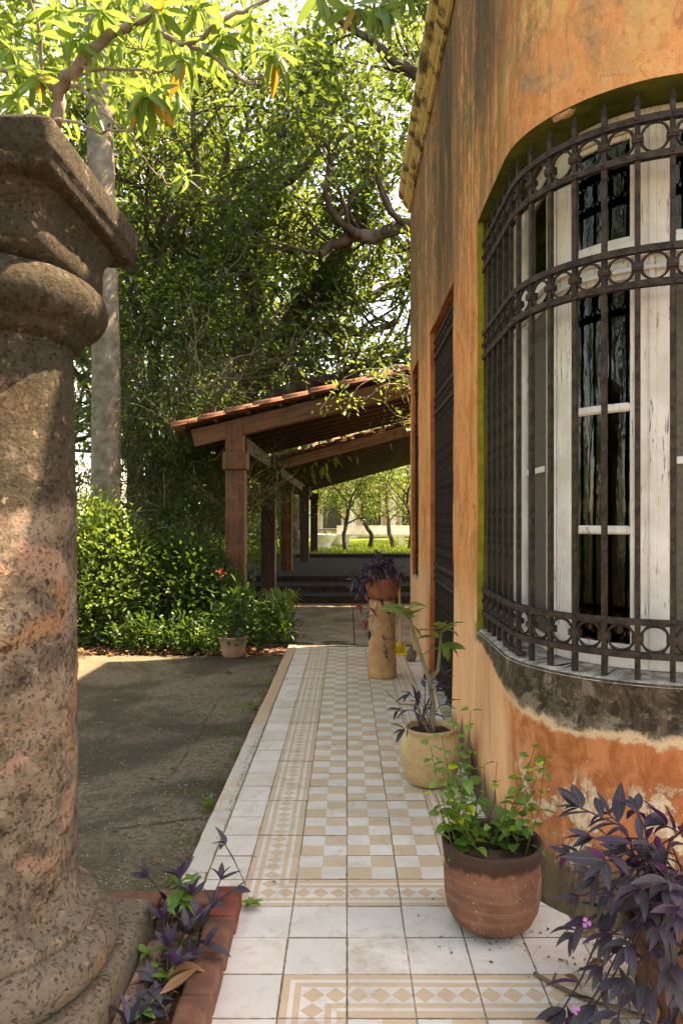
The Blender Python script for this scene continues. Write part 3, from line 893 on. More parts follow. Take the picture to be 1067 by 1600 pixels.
# reveals
DEP = .24
for q, (a, b, c, d) in enumerate(OPEN):
    m = MB(); e = MB(); top = MB(); sl_ = MB()
    zs = [z for z in zv if c - 1e-6 <= z <= d + 1e-6]
    ss = [s_ for s_ in sv if a - 1e-6 <= s_ <= b + 1e-6]
    for s_ in (a, b):
        for z0, z1 in zip(zs, zs[1:]):
            A, B = wall_pt(s_, z0), wall_pt(s_, z1)
            n = path(s_)[1]
            A1, B1 = A + n * .035, B + n * .035
            e.quad(A, A1, B1, B)
            m.quad(A1, pt(s_, DEP, z0), pt(s_, DEP, z1), B1)
        to_house(m.build('reveal', M['green_reveal'] if q != 1 else M['red_reveal'], house)); m = MB()
        to_house(e.build('reveal_edge', M['moss_edge'] if q == 0 else M['red_reveal'], house)); e = MB()
    for s0, s1 in zip(ss, ss[1:]):
        top.quad(wall_pt(s0, d), wall_pt(s1, d), pt(s1, DEP, d), pt(s0, DEP, d))
        if c > .3:
            e0 = wall_pt(s0, c) - path(s0)[1] * .004; e1 = wall_pt(s1, c) - path(s1)[1] * .004
            h0 = .016 * noise.noise(Vector((s0 * 12, 0, 0))); h1 = .016 * noise.noise(Vector((s1 * 12, 0, 0)))
            e0.z = e1.z = c - .012; f0 = pt(s0, .02, c + .002 + h0); f1 = pt(s1, .02, c + .002 + h1)
            g0 = pt(s0, .10, c + .006 + h1); g1 = pt(s1, .10, c + .006 + h0)
            sl_.quad(e0, e1, f1, f0); sl_.quad(f0, f1, g1, g0); sl_.quad(g0, g1, pt(s1, DEP, c + .012), pt(s0, DEP, c + .012))
        else:
            sl_.quad(wall_pt(s0, c), wall_pt(s1, c), pt(s1, DEP, c), pt(s0, DEP, c))
    to_house(top.build('lintel', M['green_reveal'] if q == 0 else M['red_reveal'], house))
    to_house(sl_.build('window_sill', M['sill_stone'], house))
# end wall, back walls, roof
m = MB()
m.quad((X0, YF, -.05), (8, YF, -.05), (8, YF, 5.05), (X0, YF, 5.05), uv=[(0, 0), (-7, 0), (-7, 5), (0, 5)])
m.quad((8, YF, -.05), (8, Y0, -.05), (8, Y0, 5.05), (8, YF, 5.05), uv=[(0, 0), (-7, 0), (-7, 5), (0, 5)])
to_house(m.build('back_wall', M['orange_plaster'], house, uv=True))
m = MB(); m.box(X0 + .02, 7.9, Y0 + .3, YF - .05, 4.98, 5.2); to_house(m.build('roof', M['roof_slab'], house))
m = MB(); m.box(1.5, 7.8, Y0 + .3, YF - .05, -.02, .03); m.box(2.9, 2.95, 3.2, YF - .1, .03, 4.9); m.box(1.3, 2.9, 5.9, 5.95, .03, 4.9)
to_house(m.build('room_wall', M['interior'], house))
# cornice: moulded section swept along the wall
prof = [(-.005, 5.00), (-.030, 5.01), (-.030, 5.045), (-.055, 5.065), (-.085, 5.10), (-.085, 5.14), (-.12, 5.165), (-.14, 5.20), (-.14, 5.27), (-.125, 5.285), (-.10, 5.29), (-.10, 5.36), (-.07, 5.38), (.30, 5.38), (.30, 5.02)]
m = MB()
cs = [s_ for s_ in sv if s_ <= 9.6]
for s0, s1 in zip(cs, cs[1:]):
    for (o0, z0), (o1, z1) in zip(prof, prof[1:]):
        j = lambda s_, z: .006 * noise.noise(Vector((s_ * 5, z * 9, 2)))
        m.quad(pt(s0, o0 + j(s0, z0), z0), pt(s0, o1 + j(s0, z1), z1), pt(s1, o1 + j(s1, z1), z1), pt(s1, o0 + j(s1, z0), z0))
m.add([pt(0, o_, z_) for o_, z_ in prof], [tuple(range(len(prof)))])
to_house(m.build('cornice', M['cornice'], house))

def arcbox(mb, s0, s1, o0, o1, z0, z1, step=.05):
    n = max(1, int(math.ceil((s1 - s0) / step)))
    ss = [s0 + (s1 - s0) * i / n for i in range(n + 1)]
    vs = []
    for s_ in ss: vs += [pt(s_, o0, z0), pt(s_, o1, z0), pt(s_, o1, z1), pt(s_, o0, z1)]
    fs = []
    for i in range(n):
        b = i * 4
        for k in range(4):
            k2 = (k + 1) % 4
            fs.append((b + k, b + k2, b + 4 + k2, b + 4 + k))
    fs.append((0, 1, 2, 3)[::-1]); fs.append((n * 4, n * 4 + 1, n * 4 + 2, n * 4 + 3))
    mb.add(vs, fs)

# curved wooden window
win = empty('window', (.94, 3.2, .8), None, None, parent=house); win.location -= HL
WL = Vector((.94, 3.2, .8))
def wpart(name, fn, mat, label=None, bev=.004):
    mm = MB(); fn(mm)
    me = mm.mesh(name, mat)
    if bev: bevel_mesh(me, bev, 1)
    o = link(name, me, None, win, -WL)
    if label: o['label'] = label
    return o
WP = M['white_paint']
def post(s0, s1, o0=.195, o1=.25):
    wpart('post', lambda b: arcbox(b, s0, s1, o0, o1, .815, 3.115, .08), WP)
    c = (s0 + s1) / 2
    wpart('moulding', lambda b: arcbox(b, c - .018, c + .018, o0 - .012, o0, .815, 3.10, .08), WP, bev=.003)
sy = lambda y: YF - y
post(sy(4.10), sy(3.79))
post(SPHI(2), SPHI(25.2))
post(SPHI(58.6), SPHI(74.8))
post(SPHI(116), SPHI(130))
post(S2 + .45, S2 + .69)
for z0, z1, o0, name in ((2.43, 2.585, .19, 'transom'), (3.04, 3.117, .19, 'head_rail'), (.812, .885, .19, 'bottom_rail')):
    wpart(name, lambda b: arcbox(b, sy(4.10), S2 + .69, o0 + .004, .245, z0, z1, .05), WP)
wpart('transom_moulding', lambda b: (arcbox(b, sy(4.10), S2 + .69, .165, .192, 2.505, 2.53, .05), arcbox(b, sy(4.10), S2 + .69, .178, .192, 2.45, 2.468, .05)), WP, bev=.003)
def sash(s0, s1, screen):
    st_ = .024
    for z0, z1 in ((.887, 2.428), (2.587, 3.038)):
        for a_, b_ in ((s0, s0 + st_), (s1 - st_, s1)):
            wpart('stile', lambda b: arcbox(b, a_, b_, .208, .236, z0, z1, .08), WP, bev=.003)
        for a_, b_ in ((z0, z0 + .022), (z1 - .022, z1)):
            wpart('rail', lambda b: arcbox(b, s0 + st_, s1 - st_, .209, .235, a_, b_, .04), WP, bev=.003)
        if not screen and z0 < 1:
            for zz_ in (1.386, 1.90):
                wpart('glazing_bar', lambda b: arcbox(b, s0 + st_, s1 - st_, .206, .234, zz_ - .018, zz_ + .018, .04), WP, bev=.008)
        zb = [z0 + .022, 1.371, 1.401] if False else None
        mm = MB(); n = max(2, int((s1 - s0) / .02))
        for i in range(n):
            u0 = s0 + st_ + (s1 - s0 - 2 * st_) * i / n; u1 = s0 + st_ + (s1 - s0 - 2 * st_) * (i + 1) / n
            zc = [z0 + .022, z1 - .022]
            if not screen and z0 < 1: zc = [z0 + .022, 1.386, 1.90, z1 - .022]
            for za, zb in zip(zc, zc[1:]):
                mm.quad(pt(u0, .222, za), pt(u1, .222, za), pt(u1, .222, zb), pt(u0, .222, zb))
        me = mm.mesh('pane', M['window_glass'], smooth=True)
        bm = bmesh.new(); bm.from_mesh(me); bmesh.ops.remove_doubles(bm, verts=bm.verts, dist=1e-5); bm.to_mesh(me); bm.free()
        link('pane', me, None, win, -WL)
        if screen and z0 < 1:
            wpart('fly_screen', lambda b: arcbox(b, s0 + st_, s1 - st_, .203, .2045, z0, z1, .05), M['fly_screen'], bev=0)
            wpart('handle', lambda b: arcbox(b, s0 + st_, s1 - st_ - .02, .192, .2028, 1.655, 1.685, .05), WP, bev=.003)
sash(sy(3.79), SPHI(2), True)
sash(SPHI(25.2), SPHI(58.6), False)
sash(SPHI(74.8), SPHI(116), True)
sash(SPHI(130), S2 + .45, False)

# iron grilles ---------------------------------------------------
def ring_mesh(R_, r, ry=1.0):
    mm = MB(); n = 22; vs = []; fs = []; k = 6
    for i in range(n):
        a = 2 * math.pi * i / n
        for j in range(k):
            b = 2 * math.pi * j / k
            rr = R_ + r * math.cos(b)
            vs.append((rr * math.cos(a), r * 1.7 * math.sin(b), rr * math.sin(a) * ry))
    for i in range(n):
        for j in range(k):
            fs.append((i * k + j, i * k + (j + 1) % k, ((i + 1) % n) * k + (j + 1) % k, ((i + 1) % n) * k + j))
    mm.add(vs, fs); return mm.mesh('ring', M['iron'], smooth=True)
RING = ring_mesh(.0525, .0048, 1.08)
def collar_mesh():
    mm = MB(); mm.box(-.021, .021, -.018, .018, -.013, .013)
    mm.box(-.018, .018, -.021, .021, -.005, .005)
    for sx in (-1, 1):
        for sz in (-1, 1):
            mm.tube([(sx * .012, 0, sz * .006), (sx * .020, 0, sz * .024), (sx * .030, 0, sz * .040), (sx * .043, 0, sz * .050)], [.0055, .005, .0042, .003], 6)
    return mm.mesh('collar', M['iron'])
COLLAR = collar_mesh()
def bar_mesh(z0, z1, spear):
    mm = MB(); h = .0100
    if spear:
        mm.box(-h, h, -h, h, 0, z1 - z0 - .085)
        zt = z1 - z0
        vs = [(-h, -h, zt - .085), (h, -h, zt - .085), (h, h, zt - .085), (-h, h, zt - .085),
              (-h * 1.02, -h * 1.0, zt - .03), (h * 1.02, -h * 1.0, zt - .03), (h * 1.02, h * 1.0, zt - .03), (-h * 1.02, h * 1.0, zt - .03), (0, 0, zt)]
        mm.add(vs, [(0, 1, 5, 4), (1, 2, 6, 5), (2, 3, 7, 6), (3, 0, 4, 7), (4, 5, 8), (5, 6, 8), (6, 7, 8), (7, 4, 8)])
    else: mm.box(-h, h, -h, h, 0, z1 - z0)
    return mm.mesh('bar', M['iron'])
def rivet_add(mb, p, n, r=.008):
    a = n.cross(Vector((0, 0, 1))).normalized(); b = Vector((0, 0, 1))
    ring = [p + (a * math.cos(t) + b * math.sin(t)) * r for t in [2 * math.pi * k / 6 for k in range(6)]]
    vs = ring + [p - n * r * .7 + (v - p) * .5 for v in ring]
    mb.add(vs, [(k, (k + 1) % 6, 6 + (k + 1) % 6, 6 + k) for k in range(6)] + [tuple(range(6, 12))])
def grille(sa, sb, z0, z1, label, spacing=.1355, o=.045, feet=True):
    c = pt((sa + sb) / 2, o, z0)
    g = empty('window_grille', c - HL, label, None, parent=house)
    G = c
    bm_ = bar_mesh(z0, z1, True)
    n = int(round((sb - sa) / spacing)); sp = (sb - sa) / n
    rails = ((2.99, 2.845), (2.485, 2.350), (1.030, .900))
    rv_ = MB()
    for i in range(n + 1):
        s_ = sa + sp * i
        p = pt(s_, o, z0); nn = path(s_)[1]; rz = math.atan2(nn.y, nn.x) - math.pi / 2
        link('bar', bm_, None, g, p - G, (0, 0, rz + rnd.gauss(0, .02)))
        for (ra, rb) in rails:
            zc = (ra + rb) / 2
            link('collar', COLLAR, None, g, pt(s_, o, zc) - G, (0, 0, rz), (1, 1, 1 + rnd.uniform(-.1, .15)))
            for zr in (ra, rb): rivet_add(rv_, pt(s_, o - .0185, zr), nn, .0075)
    for i in range(n):
        s_ = sa + sp * (i + .5); nn = path(s_)[1]; rz = math.atan2(nn.y, nn.x) - math.pi / 2
        for (ra, rb) in rails:
            link('ring', RING, None, g, pt(s_, o, (ra + rb) / 2) - G, (0, 0, rz), (1, 1, (ra - rb - .026) / .1205))
    for pr in rails:
        for zr in pr:
            mm = MB(); arcbox(mm, sa - .03, sb + .03, o - .0185, o - .0118, zr - .013, zr + .013, .03)
            arcbox(mm, sa - .03, sb + .03, o + .0118, o + .016, zr - .011, zr + .011, .03)
            ob = link('grille_rail', mm.mesh('grille_rail', M['iron']), None, g, -G)
    ob = rv_.build('rivet', M['iron'], g, -G); ob['kind'] = 'stuff'
    return g
g1 = grille(4.365 - .058, 6.79 - .058, .805, 3.10, 'curved iron grille round the rounded corner window')
g2 = grille(2.06, 3.36, .03, 3.07, 'tall iron grille reaching down to the tiles')
g3 = grille(.26, .90, .805, 3.07, 'small far iron grille')
# foot bracket of the corner grille
m = MB(); arcbox(m, SPHI(-6) - .1, SPHI(12), .032, .058, .812, .83)
link('foot_bracket', bevel_mesh(m.mesh('foot_bracket', M['iron']), .003, 1), None, g1, -(Vector(g1.location) + HL))
# plank shutters behind the two flat windows
for (a, b, c, d) in OPEN[1:]:
    sh = empty('shutter', pt((a + b) / 2, .2, c) - HL, None, None, parent=house)
    SH = pt((a + b) / 2, .2, c)
    n = int((b - a) / .1)
    for i in range(n):
        s0 = a + (b - a) * i / n; s1 = a + (b - a) * (i + 1) / n - .005
        mm = MB(); arcbox(mm, s0, s1, .19 + .004 * (i % 2), .215, c + .01, d - .005)
        link('board', bevel_mesh(mm.mesh('board', M['shutter_wood']), .003, 1), None, sh, -SH)
    mm = MB(); arcbox(mm, a, b, .215, .23, c + .0, d)
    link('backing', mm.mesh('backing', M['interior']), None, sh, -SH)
    for zz_ in (1.35, 1.42, 1.62, 1.95, 2.02, 2.09):
        mm = MB(); arcbox(mm, a + .1, a + .45, .183, .19, zz_, zz_ + .012); arcbox(mm, b - .45, b - .1, .183, .19, zz_ + .05, zz_ + .062)
        link('louvre', mm.mesh('louvre', M['grey_wood']), None, sh, -SH)

# broken plaster lumps along the lintel edge
simple('raw_plaster', (.50, .32, .20), (.66, .48, .34), 20, .95, .1, .9, .01)
for k, (ph, w_, h_) in enumerate(((37, .11, .014), )):
    s_ = SPHI(ph); c_ = pt(s_, .03, 3.118); n_ = path(s_)[1]
    bm = bmesh.new(); bmesh.ops.create_icosphere(bm, subdivisions=3, radius=1)
    for v in bm.verts:
        q = 1 + .45 * noise.noise(v.co * 1.7 + Vector((k * 3, 0, 0))) + .2 * noise.noise(v.co * 5)
        v.co = Vector((v.co.x * w_ * .5 * q, v.co.y * .022 * q, v.co.z * h_ * .6 * q))
    me = bpy.data.meshes.new('broken_plaster'); bm.to_mesh(me); bm.free()
    link('broken_plaster', me, M['raw_plaster'], house, c_ - HL, (0, 0, math.atan2(n_.y, n_.x) - math.pi / 2))

# ================================================================ STONE COLUMN
CX, CY = -1.054, 2.05
colm = empty('stone_column', (CX, CY, 0), 'weathered coral stone column with square capital and moulded base at the left', 'column')
tex = bpy.data.textures.new('stone_lumps', 'CLOUDS'); tex.noise_scale = .09; tex.noise_depth = 4
tex2 = bpy.data.textures.new('stone_pits', 'CLOUDS'); tex2.noise_scale = .028; tex2.noise_depth = 3
def dens(prof, step=.014):
    out = [prof[0]]
    for (a, b), (c, d) in zip(prof, prof[1:]):
        n = max(1, int(math.hypot(c - a, d - b) / step))
        for i in range(1, n + 1): out.append((a + (c - a) * i / n, b + (d - b) * i / n))
    return out
def roughen(o, s1=.007, s2=.005):
    if o.name.split('.')[0] in ('torus_base', 'base_ring', 'plinth'): s1, s2 = .003, .0035
    for tx, s_ in ((tex, s1), (tex2, s2)):
        md = o.modifiers.new('rough', 'DISPLACE'); md.texture = tx; md.strength = s_; md.texture_coords = 'GLOBAL'; md.mid_level = .5
def arcprof(cx, cz, r, a0, a1, n=10, ry=1):
    return [(cx + r * math.cos(R(a0 + (a1 - a0) * i / n)), cz + r * ry * math.sin(R(a0 + (a1 - a0) * i / n))) for i in range(n + 1)]
def colpart(name, prof, seg=150):
    mm = MB(); mm.lathe(dens(prof), seg); o = mm.build(name, M['coral_stone'], colm, smooth=True); roughen(o); return o
def sq_part(name, prof, n=4.5, seg=360):
    mm = MB(); prof = dens(prof, .016); vs = []; fs = []
    for r, z in prof:
        for k in range(seg):
            u_ = 8 * k / seg; e_ = int(u_ / 2) % 4; w_ = u_ % 2 - 1
            c, s_ = ((1, w_), (-w_, 1), (-1, -w_), (w_, -1))[e_]
            q = (abs(c) ** n + abs(s_) ** n) ** (-1 / n)
            vs.append((r * q * c, r * q * s_, z))
    for i in range(len(prof) - 1):
        for k in range(seg):
            k2 = (k + 1) % seg; fs.append((i * seg + k, i * seg + k2, (i + 1) * seg + k2, (i + 1) * seg + k))
    fs.append(tuple(reversed(range(seg)))); fs.append(tuple(range((len(prof) - 1) * seg, len(prof) * seg)))
    mm.add(vs, fs); o = mm.build(name, M['coral_stone'], colm, smooth=True); roughen(o); return o
sq_part('plinth', [(.395, -.07), (.404, -.02), (.404, .12), (.395, .15), (.37, .16), (.05, .16)], 34)
colpart('torus_base', [(.34, .155)] + arcprof(.322, .218, .066, -80, 80) + [(.322, .290), (.318, .296)])
colpart('base_ring', [(.30, .285), (.322, .290), (.330, .296), (.332, .318), (.326, .328), (.300, .332), (.284, .345), (.276, .37), (.272, .42)])
colpart('shaft', [(.272, .34), (.273, .6), (.272, .98), (.275, 1.0), (.272, 1.02), (.270, 1.47), (.273, 1.49), (.268, 1.51), (.262, 1.90), (.262, 1.96)])
colpart('necking_torus', [(.262, 1.92), (.285, 1.935), (.30, 1.955)] + arcprof(.285, 2.035, .073, -75, 80) + [(.25, 2.115)])
sq_part('echinus', [(.225, 2.085), (.262, 2.105), (.286, 2.125), (.294, 2.15), (.294, 2.20), (.300, 2.23), (.318, 2.255), (.325, 2.27)], 7)
sq_part('abacus', [(.28, 2.262), (.348, 2.268), (.354, 2.275), (.355, 2.300), (.362, 2.306), (.364, 2.315), (.364, 2.372), (.357, 2.382), (.05, 2.392)], 34)

# ================================================================ BRICK BED
bed = empty('planting_bed', (-.5, 2.2, 0), 'small brick edged bed of dark soil beside the column', 'planting bed')
BL = Vector(bed.location)
m = MB()
for i in range(20):
    for j in range(40):
        x0, x1 = -.66 + i * .19 / 20, -.66 + (i + 1) * .19 / 20; y0, y1 = 1.0 + j * 1.62 / 40, 1.0 + (j + 1) * 1.62 / 40
        h = lambda x, y: .028 + .02 * noise.noise(Vector((x * 18, y * 18, 1))) + .008 * noise.noise(Vector((x * 60, y * 60, 1)))
        m.quad(*[(x, y, h(x, y)) for x, y in ((x0, y0), (x1, y0), (x1, y1), (x0, y1))])
m.build('soil', M['soil'], bed, -BL, smooth=True)
y = 2.69; i = 0
while y > 1.1:
    L_ = .205
    me = rbox('brick', (.092, L_ - .007, .125), M['red_brick'] if i < 1 else M['brown_brick'], .010, 2, .003, cuts=4, sd=i)
    link('brick', me, None, bed, Vector((-.432, y - L_ / 2, -.055 + rnd.uniform(-.003, .003))) - BL, (rnd.gauss(0, .01), rnd.gauss(0, .01), rnd.gauss(0, .012)))
    y -= L_; i += 1
for k, xc in enumerate((-.575, -.775, -.975)):
    me = rbox('brick', (.19, .09, .115), M['brown_brick'], .011, 2, .003, cuts=4, sd=k + 20)
    link('brick', me, None, bed, Vector((xc, 2.635, -.055 - .004 * k)) - BL, (rnd.gauss(0, .012), rnd.gauss(0, .012), rnd.gauss(0, .012)))
me = rbox('edging', (.05, 1.3, .10), M['edging'], .008, 2, .004, cuts=8, sd=5)
link('edging', me, None, bed, Vector((-.622, 1.72, -.05)) - BL)

# ================================================================ PERGOLA
pg = empty('pergola', (-1.4, 9.1, 0), 'timber pergola with a sloping terracotta tiled roof beyond the walkway', 'pergola')
PL = Vector(pg.location)
def pbox(name, x0, x1, y0, y1, z0, z1, mat, bev=.008, Mx=None, parent=None, rot=None):
    c = Vector(((x0 + x1) / 2, (y0 + y1) / 2, z0))
    me = rbox(name, (x1 - x0, y1 - y0, z1 - z0), mat, bev, 2)
    return link(name, me, None, parent or pg, c - PL, rot)
def slope_beam(name, xa, za, xb, zb, y0, y1, h, mat):
    """beam from (xa,za) to (xb,zb) top edge, height h, vertical ends; object axis along Z for the grain"""
    L_ = math.hypot(xb - xa, zb - za); a = math.atan2(zb - za, xb - xa)
    me = rbox(name, (h, y1 - y0, L_), mat, .007, 2)
    # local z -> along the beam
    rot = (0, math.pi / 2 - a, 0)
    off = Vector((math.sin(a) * h / 2, 0, -math.cos(a) * h / 2))
    return link(name, me, None, pg, Vector((xa, (y0 + y1) / 2, za)) + off - PL, rot)
posts = [(-1.395, 9.12, .24, 'post_wood', 2.80), (-1.33, 12.3, .24, 'dark_wood', 2.62), (-1.32, 15.9, .24, 'post_wood', 2.30), (-1.11, 18.9, .24, 'dark_wood', 2.30), (-1.09, 24.0, .24, 'dark_wood', 2.35)]
for i, (x, y, w, mt, zt) in enumerate(posts):
    pbox('post', x - w / 2, x + w / 2, y - w / 2, y + w / 2, -.1, 2.04, M[mt], .01)
    pbox('capital', x - w / 2 - .035, x + w / 2 + .03, y - w / 2 - .03, y + w / 2 + .03, 2.04, 2.27, M['post_wood'] if i == 0 else M['dark_wood'], .025)
    if zt > 2.3:
        pbox('post_head', x - w / 2 + .0, x + w / 2 - .02, y - w / 2, y + w / 2, 2.27, zt - .14 if i else 2.62, M['post_wood'] if i == 0 else M['dark_wood'], .01)
SLP = .243
ztop = lambda x: 2.607 + SLP * (x + 2.168)
# plates on the posts
def lbeam(name, x, w, y0, y1, z0, h, mat):
    me = rbox(name, (w, h, y1 - y0), mat, .008, 2)
    return link(name, me, None, pg, Vector((x, y0, z0 + h / 2)) - PL, (-math.pi / 2, 0, 0))
lbeam('plate', -1.38, .20, 9.26, 12.6, 2.28, .20, M['dark_wood'])
lbeam('plate', -1.24, .20, 12.62, 24.3, 2.15, .18, M['dark_wood'])
lbeam('plate', 3.9, .18, 8.95, 24.3, 3.5, .20, M['dark_wood'])
# corbel brackets
for (x, y) in ((-1.395, 9.12), (-1.33, 12.3)):
    me = rbox('bracket', (.14, .5, .12), M['dark_wood'], .03, 3)
    link('bracket', me, None, pg, Vector((x + .02, y + .34, 2.12)) - PL)
# section 1 rafters; unseen right end lengthened to keep sun off the slabs
ra = slope_beam('front_rafter', -1.95, ztop(-1.95) - .12, 4.0, ztop(4.0) - .12, 9.022, 9.12, .215, M['beam_wood'])
for k in range(7):
    y = 9.55 + .45 * k
    slope_beam('rafter', -1.95, ztop(-1.95) - .14, 4.0, ztop(4.0) - .14, y, y + .08, .13, M['dark_wood'])
for k in range(15):                                  # battens lengthwise under the tiles
    x = -2.02 + .4 * k
    lbeam('batten', x, .05, 8.93, 12.5, ztop(x) - .115, .04, M['dark_wood'])
# boards (ceiling) section 1
for k in range(40):
    x = -1.98 + .15 * k
    me = rbox('ceiling_board', (.146, 3.5, .012), M['dark_wood'], .002, 1)
    link('ceiling_board', me, None, pg, Vector((x + .075, 10.78, ztop(x + .075) - .082)) - PL, (0, -math.atan(SLP), 0))
# section 2, its hidden right end also lengthened to block the sun
SL2 = .27
zt2 = lambda x, y=0: 2.46 + SL2 * (x + 1.3)
slope_beam('gable_beam', -1.28, zt2(-1.28) - .02, 4.0, zt2(4.0) - .02, 12.75, 12.85, .17, M['grey_wood'])
for k in range(25):
    y = 13.2 + .45 * k
    slope_beam('rafter', -1.75, zt2(-1.75) - .03, 4.0, zt2(4.0) - .03, y, y + .08, .11, M['dark_wood'])
for k in range(39):
    x = -1.8 + .15 * k
    me = rbox('ceiling_board', (.146, 11.6, .012), M['dark_wood'], .002, 1)
    link('ceiling_board', me, None, pg, Vector((x + .075, 18.55, zt2(x + .075) - .015)) - PL, (0, -math.atan(SL2), 0))
def barrel(L_=.42, r0=.088, r1=.075, up=True):
    mm = MB(); n = 8; vs = []; fs = []
    for i, (t_, r_) in enumerate(((0, r0), (1, r1))):
        for rr in (r_, r_ - .014):
            for k in range(n + 1):
                a = math.pi * k / n
                vs.append((t_ * L_, rr * math.cos(a), (rr * math.sin(a)) * .8 * (1 if up else -1) + (0 if up else .07)))
    m_ = n + 1
    for k in range(n):
        fs.append((k, k + 1, 2 * m_ + k + 1, 2 * m_ + k)); fs.append((m_ + k, 3 * m_ + k, 3 * m_ + k + 1, m_ + k + 1))
        fs.append((k, m_ + k, m_ + k + 1, k + 1)); fs.append((2 * m_ + k, 2 * m_ + k + 1, 3 * m_ + k + 1, 3 * m_ + k))
    for k in (0, n): fs.append((k, 2 * m_ + k, 3 * m_ + k, m_ + k))
    mm.add(vs, fs); return mm
BT = barrel().mesh('roof_tile', M['roof_tile'], smooth=True); BU = barrel(up=False).mesh('roof_tile', M['roof_tile'], smooth=True)
ang = math.atan(SLP)
rest = MB(); btv = barrel(); buv = barrel(up=False)
for row in range(18):
    y = 8.98 + row * .195
    for k in range(18):
        x = -2.17 + k * .345
        lift = .018 * (k % 2 == 0) * 0 + rnd.uniform(0, .008)
        for up in (True, False):
            yy = y if up else y + .0975
            pos = Vector((x + rnd.uniform(-.012, .012), yy + rnd.uniform(-.008, .008), ztop(x) - .055 + lift + (.012 if up else -.01)))
            rot = (0, -ang + .035, rnd.gauss(0, .015))
            if row < 3:
                link('roof_tile', BT if up else BU, None, pg, pos - PL, rot)
            else:
                Mx = Matrix.Translation(pos - PL) @ Matrix.Rotation(-ang + .035, 4, 'Y')
                src = btv if up else buv
                rest.add([Mx @ Vector(v) for v in src.v], src.f)
for row in range(58):
    y = 12.75 + row * .2
    for k in range(17):
        x = -1.95 + k * .35
        pos = Vector((x + rnd.uniform(-.012, .012), y, zt2(x) + .0))
        Mx = Matrix.Translation(pos - PL) @ Matrix.Rotation(-math.atan(SL2) + .03, 4, 'Y')
        rest.add([Mx @ Vector(v) for v in btv.v], btv.f)
o = rest.build('roof_tile', M['roof_tile'], pg, smooth=True); o['kind'] = 'stuff'

# ================================================================ POTS
def pot(name, loc, prof, mat, label, cat='pot', seg=48, soil=.8, wob=None):
    t = empty(name, loc, label, cat)
    mm = MB(); mm.lathe(prof, seg, wob=wob); mm.build('body', mat, t, smooth=True)
    return t
def soil_disc(t, r, z, sd=0):
    mm = MB(); vs = [(0, 0, z + .01)]; fs = []; n = 28
    for j in range(1, 6):
        for k in range(n):
            a = 2 * math.pi * k / n; rr = r * j / 5
            vs.append((rr * math.cos(a), rr * math.sin(a), z + .012 * noise.noise(Vector((rr * 30 * math.cos(a), rr * 30 * math.sin(a), sd)))))
    for k in range(n): fs.append((0, 1 + k, 1 + (k + 1) % n))
    for j in range(4):
        for k in range(n):
            fs.append((1 + j * n + k, 1 + (j + 1) * n + k, 1 + (j + 1) * n + (k + 1) % n, 1 + j * n + (k + 1) % n))
    mm.add(vs, fs); mm.build('soil', M['soil'], t, smooth=True)
wob1 = lambda a, z: .012 * math.sin(a * 2 + 1) + .006 * math.sin(a * 5 + z * 20)
fp = pot('clay_pot', (.512, 2.555, .0), [(.02, .012), (.085, .010), (.110, .014), (.135, .035), (.152, .07), (.160, .12), (.162, .19), (.157, .215), (.161, .235), (.164, .262), (.168, .29), (.163, .297), (.152, .29), (.150, .25), (.148, .22)],
         M['pot_clay'], 'stout red clay pot with a blackened rim, nearest on the white tiles', wob=wob1)
soil_disc(fp, .15, .245, 2)
jr = pot('clay_jar', (.452, 3.93, 0), [(.02, .006), (.105, .004), (.125, .02), (.148, .07), (.163, .13), (.167, .18), (.160, .225), (.143, .262), (.134, .275), (.140, .287), (.146, .298), (.143, .306), (.130, .306), (.126, .29), (.124, .27)],
         M['jar_clay'], 'round cream clay jar with a narrow lip standing against the wall', wob=lambda a, z: .008 * math.sin(a * 2))
soil_disc(jr, .125, .275, 5)
pd = pot('pedestal', (.319, 6.56, 0), [(.13, -.001), (.132, .03), (.128, .16), (.124, .165), (.121, .3), (.119, .5), (.117, .67), (.115, .695), (.02, .70)], M['pedestal_clay'], 'tall orange clay pipe standing upright as a plant stand', 'plant stand')
bw = pot('bowl_planter', (.325, 6.56, .702), [(.02, 0), (.10, .0), (.125, .02), (.150, .09), (.165, .155), (.175, .165), (.178, .19), (.168, .195), (.155, .18), (.15, .14)], M['bowl_clay'], 'reddish clay bowl planter on top of the tall pedestal')
soil_disc(bw, .155, .165, 7)
lp = pot('tub_pot', (-1.225, 7.80, -.055), [(.02, 0), (.110, 0), (.118, .03), (.121, .045), (.125, .05), (.124, .062), (.140, .165), (.150, .19), (.160, .20), (.163, .222), (.155, .225), (.145, .20)], M['pale_pot'], 'pale brown plastic tub pot at the edge of the shrubbery')
soil_disc(lp, .145, .195, 9)
pp = pot('dark_planter', (.99, 2.10, 0), [(.02, 0), (.12, 0), (.14, .03), (.165, .20), (.175, .25), (.185, .26), (.186, .29), (.172, .29), (.16, .25)], M['dark_pot'], 'dark brown planter buried under purple leaves at the lower right')
soil_disc(pp, .165, .26, 4)

